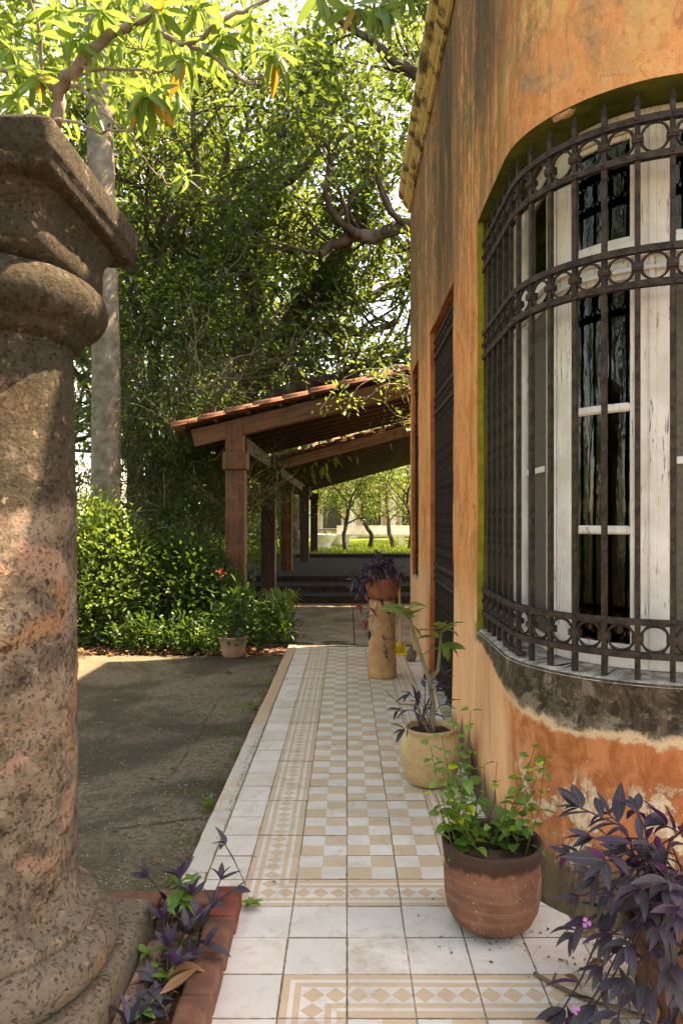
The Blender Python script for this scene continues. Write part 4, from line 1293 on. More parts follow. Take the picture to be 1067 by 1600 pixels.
# ================================================================ POTTED PLANTS
def lset(base, mats, W=.28, **kw):
    return [leaf_shape(base, M[mats], W=W * w, bend=b, fold=f, twist=tw, **kw) for w, b, f, tw in ((1, .5, .3, .1), (.9, .9, .4, -.2), (1.1, .2, .2, .2), (1.0, 1.3, .5, -.1))]
PUR = [leaf_shape('purple_leaf', M['purple_leaf'], W=w, bend=b, fold=f, twist=tw, peak=.40, seg=6) for w, b, f, tw in ((.31, .25, .35, .1), (.28, .5, .5, -.2), (.34, .12, .25, .1), (.30, .8, .55, .1))]
PINK = lset('pink_leaf', 'pink_leaf', .27, peak=.35)
MINT = lset('mint_leaf', 'mint_leaf', .70, peak=.36, notch=1, seg=7)
BEDL = lset('bed_leaf', 'bed_leaf', .48, peak=.45)
JARL = lset('jar_leaf', 'jar_leaf', .42, peak=.6)
DRY = [leaf_shape('dry_leaf', M['dry_leaf'], W=w, bend=b, fold=f, twist=tw, peak=.5, seg=8) for w, b, f, tw in ((.34, 1.0, .9, .9), (.28, .6, 1.1, -1.2), (.38, 1.3, .7, .5), (.32, -.6, .9, 1.0))]
MANGO = lset('mango_leaf', 'mango_leaf', .25, peak=.45)

def petals(parent, pos, mat, size=.012, n=3, name='flower'):
    mm = MB()
    for k in range(n):
        a = 2 * math.pi * k / n; d = Vector((math.cos(a), math.sin(a), .35)); s_ = Vector((-math.sin(a), math.cos(a), 0))
        mm.add([Vector((0, 0, 0)), d * size * .6 + s_ * size * .55, d * size, d * size * .6 - s_ * size * .55], [(0, 1, 2, 3)])
    mm.add([(0, 0, 0), (.002, 0, .007), (-.001, .002, .007)], [(0, 1, 2)])
    link(name, mm.mesh(name, mat), None, parent, local(parent, pos), (R(60), 0, rnd.uniform(-.5, .5)))

def trad_stem(t, p, d, length, nleaf, size, r=.0045, grav=-.12, shapes=PUR, tip=5, pts=None, smat='purple_stem'):
    """tradescantia stem: alternate lance leaves, a rosette at the tip"""
    if pts is None: pts, d2 = wander(p, d, length, 7, .18, grav)
    else:
        pts = [Vector(q) for q in pts]; d2 = (pts[-1] - pts[-2]).normalized()
    mb = MB(); mb.tube([q - Vector(t.location) for q in pts], [r * (1 - .4 * i / (len(pts) - 1)) for i in range(len(pts))], 5)
    mb.build('stem', M[smat], t, smooth=True)
    n = len(pts) - 1; side = rnd.uniform(0, 6.28)
    for i in range(nleaf):
        f = .25 + .72 * i / max(1, nleaf - 1); q = f * n; k = min(int(q), n - 1)
        pos = pts[k].lerp(pts[k + 1], q - k); tdir = (pts[k + 1] - pts[k]).normalized()
        side += math.pi + rnd.gauss(0, .5)
        a = tdir.orthogonal().normalized(); b = tdir.cross(a)
        dd = (a * math.cos(side) + b * math.sin(side)) * 1.0 + tdir * .75 + Vector((0, 0, -.15 if f < .6 else .15))
        put_leaf(t, rnd.choice(shapes), pos, dd, size * rnd.uniform(.75, 1.15), rnd.gauss(0, .35))
    for k in range(tip):
        side += 2.4
        a = d2.orthogonal().normalized(); b = d2.cross(a)
        dd = (a * math.cos(side) + b * math.sin(side)) * rnd.uniform(.35, .9) + d2 * 1.0
        put_leaf(t, rnd.choice(shapes), pts[-1], dd, size * rnd.uniform(.65, 1.0), rnd.gauss(0, .3))
    return pts

# purple plant, lower right
pt_ = empty('purple_plant', (.99, 2.10, .26), 'large trailing purple leaved plant spilling over the lower right corner', 'plant')
targets = [(905, 1262, 2.30), (950, 1272, 2.32), (995, 1268, 2.28), (1040, 1290, 2.2), (1062, 1300, 2.05), (888, 1335, 2.30), (925, 1310, 2.2), (975, 1320, 2.1), (1020, 1330, 2.05),
           (905, 1400, 2.10), (930, 1370, 2.05), (960, 1400, 1.98), (1000, 1390, 1.92), (1045, 1380, 1.90), (912, 1440, 2.08), (900, 1460, 2.12), (955, 1460, 1.95), (985, 1480, 1.88), (1030, 1450, 1.85), (1060, 1420, 1.8),
           (940, 1510, 1.98), (975, 1530, 1.88), (1010, 1540, 1.84), (1050, 1510, 1.8), (930, 1570, 1.97), (905, 1590, 2.0), (965, 1590, 1.86), (1000, 1600, 1.84), (1045, 1590, 1.8), (1075, 1560, 1.8),
           (1085, 1330, 2.1), (1095, 1420, 1.9), (1100, 1500, 1.85), (880, 1575, 2.05), (1020, 1420, 1.95), (945, 1345, 2.0)]
for (px, py, d_) in targets:
    e = P(px, py, d_); s_ = Vector((.99 + rnd.uniform(-.12, .12), 2.10 + rnd.uniform(-.12, .12), .27))
    if e.z < .02: e.z = .02
    mid = s_.lerp(e, .5) + Vector((0, 0, .10 if e.z > .3 else .16)); mid2 = s_.lerp(e, .8) + Vector((0, 0, .04))
    trad_stem(pt_, None, None, 0, rnd.choice((4, 5, 6)), rnd.uniform(.085, .12), .0042, tip=rnd.choice((3, 4, 5)), pts=[s_, s_.lerp(mid, .5) + Vector((0, 0, .03)), mid, mid2, e])
for (px, py, d_) in ((916, 1442, 2.0), (898, 1577, 1.95)):
    petals(pt_, P(px, py, d_ - .03), M['violet_petal'], .014)
for k in range(26):
    a_ = rnd.uniform(0, 6.28); q_ = Vector((.99 + .17 * math.cos(a_) + rnd.gauss(0, .03), 2.10 + .17 * math.sin(a_), rnd.uniform(.05, .34)))
    put_leaf(pt_, rnd.choice(DRY), q_, (rnd.gauss(0, .5), rnd.gauss(0, .5), -.9), rnd.uniform(.05, .09), rnd.gauss(0, .6))
# brown stick lying on the tiles under the purple plant
sk = empty('fallen_twig', P(840, 1528, 2.27), 'brown fallen twig lying across the tiles by the purple plant', 'twig'); sk.location.z = .008
mb = MB(); pts = [P(x, y, 1.435 * F / (y - 810)) + Vector((0, 0, .009)) for x, y in ((834, 1525), (862, 1541), (893, 1556), (925, 1570), (960, 1578), (1005, 1592))]
mb.tube([p_ - Vector(sk.location) for p_ in pts], [.006, .0055, .0065, .005, .006, .004], 6)
mb.tube([pts[1] - Vector(sk.location), pts[1] + Vector((.02, .03, .012)) - Vector(sk.location)], [.005, .003], 5)
mb.build('wood', M['twig_bark'], sk, smooth=True)

# mint in the front pot
fp.scale = (1.04, 1.04, 1.03)
mp = empty('mint_plant', (.508, 2.60, .25), 'bright green leafy herb with upright stems growing in the nearest clay pot', 'plant')
def mint_stem(tp, n, size, lean=.02, base=None):
    tipp = Vector(tp)
    b = base or Vector((.508 + (tipp.x - .508) * .45 + rnd.uniform(-.04, .04), 2.60 + rnd.uniform(-.09, .09), .25))
    mid = b.lerp(tipp, .5) + Vector((rnd.uniform(-lean, lean), rnd.uniform(-lean, lean), 0))
    pts = [b, b.lerp(mid, .5) + rv(.004), mid, mid.lerp(tipp, .5) + rv(.004), tipp]
    mb = MB(); mb.tube([q - Vector(mp.location) for q in pts], [.0022, .002, .0018, .0015, .0012], 5); mb.build('stem', M['green_stem'], mp, smooth=True)
    az = rnd.uniform(0, 3.14)
    for i in range(n):
        f = .12 + .88 * i / (n - 1); q = f * 4; k = min(int(q), 3); pos = pts[k].lerp(pts[k + 1], q - k)
        az += math.pi / 2 + rnd.gauss(0, .15)
        for sgn in (0, math.pi):
            if rnd.random() < .08: continue
            dd = Vector((math.cos(az + sgn), math.sin(az + sgn), rnd.uniform(-.15, .45)))
            # petiole then leaf
            put_leaf(mp, rnd.choice(MINT), pos + dd * .008, dd, size * (1.08 - .45 * f * f) * rnd.uniform(.75, 1.15), rnd.gauss(0, .3))
for (px, py, d_, n) in ((672, 1165, 2.55, 9), (704, 1110, 2.66, 10), (735, 1110, 2.72, 9), (690, 1150, 2.6, 8), (776, 1190, 2.66, 4), (836, 1165, 2.60, 8), (845, 1200, 2.64, 7), (815, 1215, 2.55, 6), (680, 1240, 2.5, 5), (700, 1230, 2.45, 5),
                        (720, 1250, 2.5, 5), (745, 1235, 2.6, 5), (790, 1275, 2.5, 3), (812, 1262, 2.52, 4), (698, 1290, 2.5, 3), (765, 1290, 2.5, 2), (825, 1290, 2.5, 3), (715, 1170, 2.62, 7), (850, 1185, 2.6, 6), (690, 1205, 2.55, 5)):
    mint_stem(P(px, py, d_), n, .053)

# desert-rose like plant in the jar
jp = empty('jar_shrub', (.452, 3.93, .28), 'grey stemmed shrub with paddle shaped leaves growing in the cream jar', 'plant')
def stem_obj(t, pts, rads, mat, seg=8, name='stem'):
    mb = MB(); mb.tube([Vector(q) - Vector(t.location) for q in pts], rads, seg); return mb.build(name, mat, t, smooth=True)
stem_obj(jp, [Vector((.46, 3.93, .27)), P(676, 1100, 3.9), P(670, 1062, 3.88), P(656, 1020, 3.86), P(645, 985, 3.85), P(639, 962, 3.85)], [.018, .015, .012, .010, .008, .007], M['jar_stem'])
stem_obj(jp, [P(671, 1064, 3.88), P(684, 1048, 3.9), P(687, 1020, 3.92), P(688, 1005, 3.92), P(689, 985, 3.92)], [.012, .010, .009, .008, .006], M['jar_stem'])
stem_obj(jp, [Vector((.44, 3.90, .28)), P(650, 1102, 3.8), P(625, 1100, 3.75), P(602, 1080, 3.72)], [.006, .005, .004, .002], M['jar_stem'])
for cpx, cpy, d_, n, up_ in ((638, 958, 3.85, 11, .4), (689, 985, 3.92, 9, .3), (689, 1003, 3.92, 6, -.1)):
    for k in range(n):
        a = k * 2.4 + rnd.uniform(-.2, .2)
        dd = Vector((math.cos(a), math.sin(a) * .9, up_ + rnd.uniform(-.35, .5)))
        put_leaf(jp, rnd.choice(JARL), P(cpx, cpy + rnd.uniform(-6, 10), d_), dd, rnd.uniform(.10, .15), rnd.gauss(0, .3))
put_leaf(jp, JARL[0], P(644, 978, 3.84), (.8, -.1, -.7), .085, .2)
jt = empty('jar_purple_plant', (.44, 3.90, .28), 'wilting dark purple trailing plant around the rim of the cream jar', 'plant')
for (px, py, d_) in ((640, 1085, 3.8), (630, 1140, 3.72), (652, 1098, 3.85), (665, 1062, 3.95), (692, 1058, 4.0), (682, 1080, 3.9), (697, 1100, 3.95), (622, 1110, 3.75)):
    e = P(px, py, d_); s_ = Vector((.44 + rnd.uniform(-.07, .07), 3.9 + rnd.uniform(-.06, .06), .28)); mid = s_.lerp(e, .6) + Vector((0, 0, .05))
    trad_stem(jt, None, None, 0, 3, .085, .003, tip=3, pts=[s_, s_.lerp(mid, .5) + Vector((0, 0, .02)), mid, mid.lerp(e, .6), e])

# plant in the pedestal bowl
bt = empty('bowl_purple_plant', (.325, 6.56, .87), 'purple and pink trailing plant overflowing the bowl on the pedestal', 'plant')
for i, (px, py, d_) in enumerate(((597, 872, 6.5), (588, 885, 6.45), (605, 882, 6.5), (575, 888, 6.4), (612, 890, 6.5), (553, 896, 6.45), (560, 925, 6.4), (565, 945, 6.4), (552, 910, 6.4), (580, 905, 6.38), (622, 905, 6.45), (572, 970, 6.4), (578, 985, 6.4), (546, 893, 6.5), (592, 868, 6.6), (602, 875, 6.55), (583, 878, 6.5), (609, 880, 6.45), (570, 898, 6.4), (556, 905, 6.4), (615, 900, 6.4), (565, 915, 6.36), (595, 890, 6.4), (587, 898, 6.36), (604, 893, 6.4), (625, 895, 6.5))):
    e = P(px, py, d_); s_ = Vector((.325 + rnd.uniform(-.1, .1), 6.52 + rnd.uniform(-.09, .09), .87)); mid = s_.lerp(e, .6) + Vector((0, 0, .08 if e.z > .9 else .12))
    trad_stem(bt, None, None, 0, 4, .105, .003, tip=3, shapes=PUR if i not in (7, 11) else PINK, pts=[s_, s_.lerp(mid, .5) + Vector((0, 0, .04)), mid, mid.lerp(e, .6), e])
for k in range(4): put_leaf(bt, PINK[k], P(600 + 7 * k, 905 + 4 * (k % 2), 6.38), (rnd.uniform(-.6, .6), -.5, -.8), .10, rnd.gauss(0, .4))
bs = empty('climbing_shoot', (.40, 6.44, 0), 'thin purple shoot climbing the front of the orange pedestal', 'plant')
for k, (a_, b_) in enumerate((((618, 1010), (608, 960)), ((604, 1030), (600, 1000)), ((610, 1036), (602, 1022)), ((616, 960), (610, 938)))):
    trad_stem(bs, None, None, 0, 3, .065, .0022, tip=2, pts=[P(a_[0], a_[1], 6.44), P((a_[0] + b_[0]) / 2, (a_[1] + b_[1]) / 2, 6.42), P(b_[0], b_[1], 6.42)])

# plants of the brick bed
bp = empty('bed_purple_plant', (-.55, 2.2, .03), 'dark purple leaved plants crowding the brick edged bed', 'plant')
for (px, py, d_, h) in ((352, 1320, 2.72, 1), (345, 1375, 2.62, 0), (280, 1372, 2.55, 0), (232, 1370, 2.62, 0), (300, 1400, 2.5, 0), (330, 1420, 2.45, 0), (255, 1440, 2.35, 0), (262, 1480, 2.25, 0), (290, 1455, 2.3, 0), (320, 1478, 2.25, 0),
                        (312, 1440, 2.35, 0), (240, 1535, 2.12, 0), (232, 1565, 2.05, 0), (215, 1590, 1.98, 0), (275, 1510, 2.15, 0), (300, 1500, 2.2, 0), (252, 1575, 2.03, 0), (200, 1600, 1.95, 0)):
    e = P(px, py, d_); b_ = Vector((max(-.63, min(-.49, e.x + rnd.uniform(-.03, .03))), min(2.58, e.y - .02), .03))
    if h: b_ = Vector((-.50, 2.56, .05)); pts = [b_, P(382, 1378, 2.60), P(364, 1340, 2.66), e]
    else:
        e.z = max(e.z, .07); pts = [b_, b_.lerp(e, .5) + Vector((0, 0, .015)), e]
    trad_stem(bp, None, None, 0, 2, .085, .0035, tip=4, pts=pts)
bg = empty('bed_green_seedling', (-.55, 2.2, .03), 'fresh green seedlings among the purple plants in the brick bed', 'seedling')
for (px, py, d_) in ((283, 1402, 2.50), (262, 1422, 2.45), (292, 1412, 2.48), (232, 1490, 2.25), (265, 1532, 2.15), (300, 1375, 2.62), (240, 1520, 2.18), (220, 1598, 2.0), (284, 1385, 2.55)):
    p0 = P(px, py, d_); p0.z = max(p0.z, .07); p0.x = max(-.64, min(-.47, p0.x)); a0 = rnd.uniform(0, 6)
    stem_obj(bg, [Vector((p0.x, p0.y, .02)), p0], [.002, .0015], M['green_stem'], 5)
    for k in range(5):
        a = a0 + k * 1.3
        put_leaf(bg, rnd.choice(BEDL), p0, (math.cos(a), math.sin(a), rnd.uniform(.1, .7)), rnd.uniform(.04, .065), rnd.gauss(0, .3))
wd = empty('tile_weed', P(392, 1418, 2.68), 'small green weed sprouting between brick and tile', 'weed'); wd.location.z = .0
p0 = Vector((-.355, 2.66, .012))
for k in range(8):
    a = k * 2.4; put_leaf(wd, BEDL[k % 4], p0, (math.cos(a), math.sin(a), rnd.uniform(.5, 1.2)), rnd.uniform(.035, .06))
def dry(label, px, py, d_, z, dirv, size, roll=0):
    p_ = P(px, py, d_); o = empty('dry_leaf', (p_.x, p_.y, z), label, 'dry leaf')
    put_leaf(o, rnd.choice(DRY), Vector((p_.x, p_.y, z)), dirv, size, roll, 'blade'); return o
dry('long curled orange brown dry leaf lying across the bricks', 250, 1585, 2.05, .085, (.75, .5, .12), .13, .5)
dry('dry brown leaf resting on the bricks above another curled leaf', 262, 1560, 2.12, .085, (.8, .6, .12), .12, -.4)
dry('brown dry leaf on the tiles beside the purple plant', 880, 1528, 2.25, .012, (.5, -.4, .05), .06)
dry('crumpled red brown leaf under the purple plant, on the white tile', 918, 1508, 2.30, .014, (.9, .1, .15), .07, .5)
dry('single pale leaf on the dark driveway near the kerb', 322, 1232, 3.97, -.038, (.6, .3, .05), .05)
dry('dead brown leaf in the middle of the far driveway', 350, 1052, 6.9, -.038, (1, .1, .05), .12)
dry('curled dead leaf by the corner of the column plinth', 236, 1350, 3.1, -.038, (1, .3, .05), .05)
for k, (px, py) in enumerate(((235, 1270), (300, 1245), (340, 1165))):
    pass

# yellow dustpan with long handle behind the pedestal
dp = empty('dustpan', (.56, 7.62, 0), 'yellow long handled dustpan leaning by the far end of the wall', 'dustpan')
mb = MB(); mb.tube([(.01, 0, .08), (.0, .02, .45), (-.01, .03, .80)], .014, 8); mb.build('handle', M['stick_wood'], dp, smooth=True)
mm = MB(); mm.box(-.10, .06, -.07, .07, .0, .015); mm.box(-.10, .06, .055, .07, .0, .11); mm.box(.045, .06, -.07, .055, .0, .10); mm.box(-.10, -.088, -.07, .055, 0, .06); mm.box(-.02, .03, .0, .05, .08, .15)
link('scoop', bevel_mesh(mm.mesh('scoop', M['yellow_plastic']), .005, 1), None, dp)
rk = empty('small_stone', (.645, 7.25, 0), 'small rough grey stone standing at the foot of the wall', 'stone')
bm = bmesh.new(); bmesh.ops.create_icosphere(bm, subdivisions=3, radius=.055)
for v in bm.verts:
    v.co.z = v.co.z * 1.5 + .07; v.co *= 1 + .35 * noise.noise(v.co * 25); v.co.x *= 1.2 - v.co.z * 4
    v.co.z = max(v.co.z, 0)
me = bpy.data.meshes.new('body'); bm.to_mesh(me); bm.free(); link('body', me, M['rough_rock'], rk)
# wet debris on the slabs
bm = bmesh.new(); bmesh.ops.create_grid(bm, x_segments=50, y_segments=14, size=.5)
for v in bm.verts:
    h = noise.noise(Vector((v.co.x * 6, v.co.y * 5, 1))) * .05 - (abs(v.co.x) ** 3 + abs(v.co.y) ** 2 * 1.5) * .12 + .006
    v.co = Vector((-.42 + v.co.x * 1.2, 8.42 + v.co.y * .36, -.026 + h))
me = bpy.data.meshes.new('wet_dirt'); bm.to_mesh(me); bm.free()
o = link('wet_dirt', me, M['debris']); tag(o, 'dark wet dirt washed against the end of the tiles', None, None, 'stuff')

# ================================================================ TREES
nl_total = 0
def limb(mb, pts, r0, r1, seg=8):
    pts = [Vector(p) for p in pts]
    fine = []
    n = len(pts)
    for i in range(n - 1):
        p0, p1, p2, p3 = pts[max(i - 1, 0)], pts[i], pts[i + 1], pts[min(i + 2, n - 1)]
        for k in range(4):
            t = k / 4
            q = .5 * ((2 * p1) + (p2 - p0) * t + (2 * p0 - 5 * p1 + 4 * p2 - p3) * t * t + (-p0 + 3 * p1 - 3 * p2 + p3) * t ** 3)
            fine.append(q + rv(.012 + r0 * .08))
    fine.append(pts[-1])
    m_ = len(fine)
    mb.tube(fine, [r0 + (r1 - r0) * i / (m_ - 1) for i in range(m_)], seg, cap=False)
    return fine, [r0 + (r1 - r0) * i / (m_ - 1) for i in range(m_)]
def dress(mb, fine, rads, tips, every=.4, length=1.1, depth=1, kids=3, start=0, up=.5):
    acc = 0
    for i in range(1, len(fine)):
        acc += (fine[i] - fine[i - 1]).length
        if i < start * len(fine): continue
        while acc > every:
            acc -= every
            d = (rv(1) + Vector((0, 0, up)) + (fine[i] - fine[i - 1]).normalized() * .4).normalized()
            sprout(mb, fine[i], d, length * rnd.uniform(.6, 1.3), min(rads[i] * .5, .035), depth, tips, kids)

# A: great fig behind the pergola
mb = MB(); tips = []
A = [([(345, 830, 14.5), (362, 700, 14.5), (388, 610, 14), (418, 560, 14), (448, 516, 13.6), (475, 469, 13.4), (516, 415, 13.2), (545, 375, 13), (575, 300, 12.8), (600, 220, 12.6)], .24, .05),
     ([(370, 690, 14.5), (401, 560, 14.2), (391, 469, 13.6), (384, 391, 13.2), (411, 324, 13), (435, 290, 13), (459, 275, 12.8), (500, 235, 12.5), (520, 170, 12)], .15, .04),
     ([(435, 290, 13), (428, 262, 12.8), (440, 200, 12.4), (425, 120, 12)], .06, .02),
     ([(384, 391, 13.2), (365, 365, 12.8), (345, 300, 12.4), (355, 230, 12), (330, 150, 11.6)], .07, .02),
     ([(452, 520, 13.6), (502, 509, 13.2), (536, 513, 13), (575, 520, 12.8), (620, 500, 12.6)], .10, .04),
     ([(462, 496, 13.5), (500, 480, 13.6), (536, 472, 13.8), (587, 459, 14), (640, 430, 14)], .12, .05),
     ([(391, 469, 13.6), (340, 486, 13.2), (290, 470, 12.8), (240, 480, 12.4)], .08, .03),
     ([(388, 400, 13), (420, 385, 12.6), (460, 395, 12.4)], .06, .02)]
for pts, r0, r1 in A:
    f, r_ = limb(mb, [P(*q) for q in pts], r0 * 1.25, r1 * 1.3); dress(mb, f, r_, tips, .36, 1.0, 1, 2, .25)
t_, n_ = tree_obj('fig_tree', 'great dark fig tree with twisting limbs rising behind the pergola', (-2.6, 14.5, 0), mb, tips, M['fig_bark'], M['fig_leaf'], 29, .19, .155, .46); nl_total += n_
# low leaning limb tree just over the roof
mb = MB(); tips = []
f, r_ = limb(mb, [Vector((-2.7, 12.3, -.1)), P(330, 780, 12.3), P(372, 690, 12.2), P(435, 617, 12), P(509, 597, 12), P(556, 574, 12), P(604, 563, 12), P(645, 545, 12), P(720, 480, 12)], .15, .06)
dress(mb, f, r_, tips, .45, .9, 1, 2, .5)
t_, n_ = tree_obj('leaning_tree', 'dark trunk leaning low over the tiled pergola roof', (-2.7, 12.3, 0), mb, tips, M['fig_bark'], M['fig_leaf'], 22, .22, .12, .42); nl_total += n_
# C: limbs reaching in from behind the building
mb = MB(); tips = []
C_ = [([(880, 800, 12), (800, 560, 12), (720, 400, 12), (637, 356, 12), (587, 368, 11.8), (540, 372, 11.6), (500, 395, 11.6)], .20, .06),
      ([(587, 368, 11.8), (550, 361, 11.5), (519, 334, 11.3), (509, 297, 11.2), (515, 250, 11), (500, 200, 11)], .09, .02),
      ([(720, 400, 12), (700, 250, 12), (660, 130, 11.8), (610, 90, 11.6), (560, 50, 11.5), (505, 12, 11.4)], .12, .04),
      ([(700, 250, 12), (720, 120, 11.6), (650, 0, 11.6), (600, -80, 11.6)], .1, .04),
      ([(637, 356, 12), (610, 330, 11.6), (590, 280, 11.4), (600, 220, 11.2)], .06, .02)]
for pts, r0, r1 in C_:
    f, r_ = limb(mb, [P(*q) for q in pts], r0, r1); dress(mb, f, r_, tips, .38, 1.0, 1, 2, .2)
t_, n_ = tree_obj('overhanging_tree', 'tree reaching its limbs in from behind the building cornice', (3.6, 12, 0), mb, tips, M['fig_bark'], M['fig_leaf'], 20, .19, .14, .46); nl_total += n_
# B: dark slender tree left
mb = MB(); tips = []
B_ = [([(236, 880, 11), (238, 700, 11), (242, 560, 11), (246, 468, 11), (258, 372, 10.8), (288, 324, 10.6), (310, 270, 10.4), (300, 180, 10.2), (320, 90, 10)], .12, .03),
      ([(258, 372, 10.8), (252, 306, 10.6), (215, 290, 10.4), (180, 276, 10.2), (150, 240, 10)], .06, .02),
      ([(246, 468, 11), (232, 400, 10.8), (228, 340, 10.6), (235, 250, 10.4)], .06, .02),
      ([(242, 560, 11), (215, 500, 10.8), (200, 440, 10.5), (205, 380, 10.3)], .05, .02)]
for pts, r0, r1 in B_:
    f, r_ = limb(mb, [P(*q) for q in pts], r0, r1); dress(mb, f, r_, tips, .30, 1.0, 1, 2, .25)
t_, n_ = tree_obj('slender_tree', 'dark slender tree just right of the grey palm trunk', (-3.0, 11, 0), mb, tips, M['fig_bark'], M['fig_leaf'], 32, .22, .135, .44); nl_total += n_
# wispy fine-leaved trees over the shrubs
mb = MB(); tips = []
for bx, by, ps in ((250, 800, [(255, 700), (285, 640), (330, 600), (365, 560)]), (285, 820, [(280, 740), (262, 660), (230, 600), (215, 560)]), (300, 840, [(310, 760), (330, 700), (350, 640)]), (215, 830, [(205, 740), (215, 680), (200, 620)])):
    f, r_ = limb(mb, [Vector((P(bx, by, 10.7).x, 10.7, -.1)), P(bx, by, 10.7)] + [P(a, b, 10.5) for a, b in ps], .05, .015, 6)
    dress(mb, f, r_, tips, .13, .8, 1, 3, .25, .2)
t_, n_ = tree_obj('wispy_tree', 'fine leaved wispy tree with thin pale stems left of the pergola', (-2.4, 10, 0), mb, tips, M['pale_bark'], M['wispy_leaf'], 40, .20, .075, .22, droop=.5); nl_total += n_
# pale slanting trunk
mb = MB(); tips = []
f, r_ = limb(mb, [Vector((-3.6, 12, -.1)), P(250, 800, 12), P(300, 680, 12), P(340, 618, 12), P(385, 572, 12.4), P(420, 540, 13.2), P(450, 470, 14.4)], .11, .03)
dress(mb, f, r_, tips, .5, 1.1, 1, 2, .55)
t_, n_ = tree_obj('pale_tree', 'pale slanting trunk crossing behind the dark fig', (-3.6, 12, 0), mb, tips, M['pale_bark'], M['fig_leaf'], 24, .24, .14, .44); nl_total += n_

# background trees, each its own
def bg_tree(x, y, h, spread, label, name='background_tree', nlimb=10, nleaf=48, size=.23, z0=0, leaf='far_leaf', bk='fig_bark', start=.34, rad=.42, group='trees filling the back of the garden', wr=.42):
    global nl_total
    mb = MB(); tips = []
    base = Vector((x, y, z0))
    lean = Vector((rnd.uniform(-.15, .15), rnd.uniform(-.1, .1), 1)).normalized()
    pts = [base + lean * h * (.70 if h > 12 else .55) * i / 4 + rv(.12) * (i > 0) for i in range(5)]
    r0 = .018 * h + .02
    f, r_ = limb(mb, pts, r0, r0 * .55)
    for k in range(nlimb):
        fz = start + (1 - start) * k / (nlimb - 1)
        q = f[int(fz * (len(f) - 1))]
        a = k * 2.4 + rnd.uniform(-.4, .4)
        d = Vector((math.cos(a), math.sin(a), .25 + fz * 1.0)).normalized()
        sprout(mb, q, d, spread * rnd.uniform(.75, 1.15), r0 * .42, 2, tips, 2, .22, .66, .03)
    tree_obj(name, label, base, mb, tips, M[bk], M[leaf], nleaf, rad, size, wr, droop=.35, group=group)
    nl_total += nleaf * len(tips)
for (x, y, h, sp, lb) in ((-8.6, 19, 15, 3.6, 'tall leafy tree at the far left behind the palm trunk'), (-5.2, 21, 17, 3.8, 'tall bright green tree between palm and fig'), (-1.8, 23, 18, 4.0, 'tallest distant tree standing straight behind the fig limbs'),
                          (3.4, 22, 17, 3.8, 'tall distant tree behind the pergola roof'), (4.6, 20, 16, 3.6, 'distant tree partly hidden by the building'), (-6.6, 14.5, 11, 2.8, 'mid sized tree left of the grey palm'),
                          (-4.4, 16, 11, 2.8, 'leafy tree close behind the slender dark tree'), (-10.5, 25, 20, 4.5, 'very tall tree far behind the column capital')):
    bg_tree(x, y, h, sp, lb)

for (x, y, h, sp, lb) in ((-8, 3.5, 9, 3.0, 'unseen tree added left of the driveway, out beyond the column'), (-7.5, -1.5, 9, 3.0, 'unseen tree added on the left, level with the lens'), (-10, -8, 11, 3.2, 'unseen tree added behind to the left'), (-2.0, -16, 12, 3.6, 'unseen tree added straight behind the walkway'), (5.5, -13, 11, 3.4, 'unseen tree added behind to the right'), (6.5, 14.5, 11, 3.0, 'unseen tree added behind the far end of the house')):  # out-of-view trees put in for pane reflections, greener light and shade
    bg_tree(x, y, h, sp, lb, 'added_garden_tree', 9, 50, .19, z0=-.07, group='unseen trees added round the house for reflections and shade')
ADDED_HEDGE = []
for (x, y, rx, h, lb) in ((-7.0, 1.5, 1.4, 3.0, 'broad unseen hedge bush added on the left, level with the lens'), (-6.5, 4.5, 1.2, 2.6, 'broad unseen hedge bush added on the left, beyond the column'), (-7.5, -2.5, 1.5, 3.2, 'broad unseen hedge bush added to the left, behind the lens')):  # out-of-view bushes added so the window panes reflect sunlit green
    ADDED_HEDGE.append((x, y, rx, h, lb))
# royal palm
pm = empty('royal_palm', P(165, 810, 9.4), 'smooth grey royal palm trunk rising behind the stone column', 'palm tree'); pm.location.z = -.1
mb = MB(); base = Vector(pm.location)
tp = []
for i in range(30):
    z = -.1 + 13 * i / 29
    x = base.x + (-.030 * max(0, z - 3.5)) * 1.0
    tp.append((Vector((x, 9.4 + .01 * z, z)), .19 - .003 * z + .025 * math.exp(-z)))
mb.tube([a - base for a, b in tp], [b for a, b in tp], 20); mb.build('trunk', M['palm_trunk'], pm, smooth=True)
topc = tp[-1][0]
pos = []; dr = []
fb = MB()
for k in range(14):
    a = k * 2.4; el = .9 - .08 * k
    d = Vector((math.cos(a), math.sin(a), el)).normalized(); q = topc.copy(); pts = [q.copy()]
    for i in range(12):
        d = (d + Vector((0, 0, -.13))).normalized(); q = q + d * .28; pts.append(q.copy())
        s_ = d.cross(Vector((0, 0, 1))).normalized()
        for w_ in range(3):
            for sg in (-1, 1): pos.append(q - d * .09 * w_); dr.append(s_ * sg + d * .6 + Vector((0, 0, -.4)))
    fb.tube([p_ - base for p_ in pts], [.035 * (1 - .07 * i) for i in range(13)], 5)
fb.build('frond_rib', M['green_stem'], pm, smooth=True)
o = leaves_np('fronds', M['far_leaf'], np.array([tuple(v) for v in pos]), np.array([tuple(v) for v in dr]), np.full(len(pos), .55), .1, pm); o.location = -base

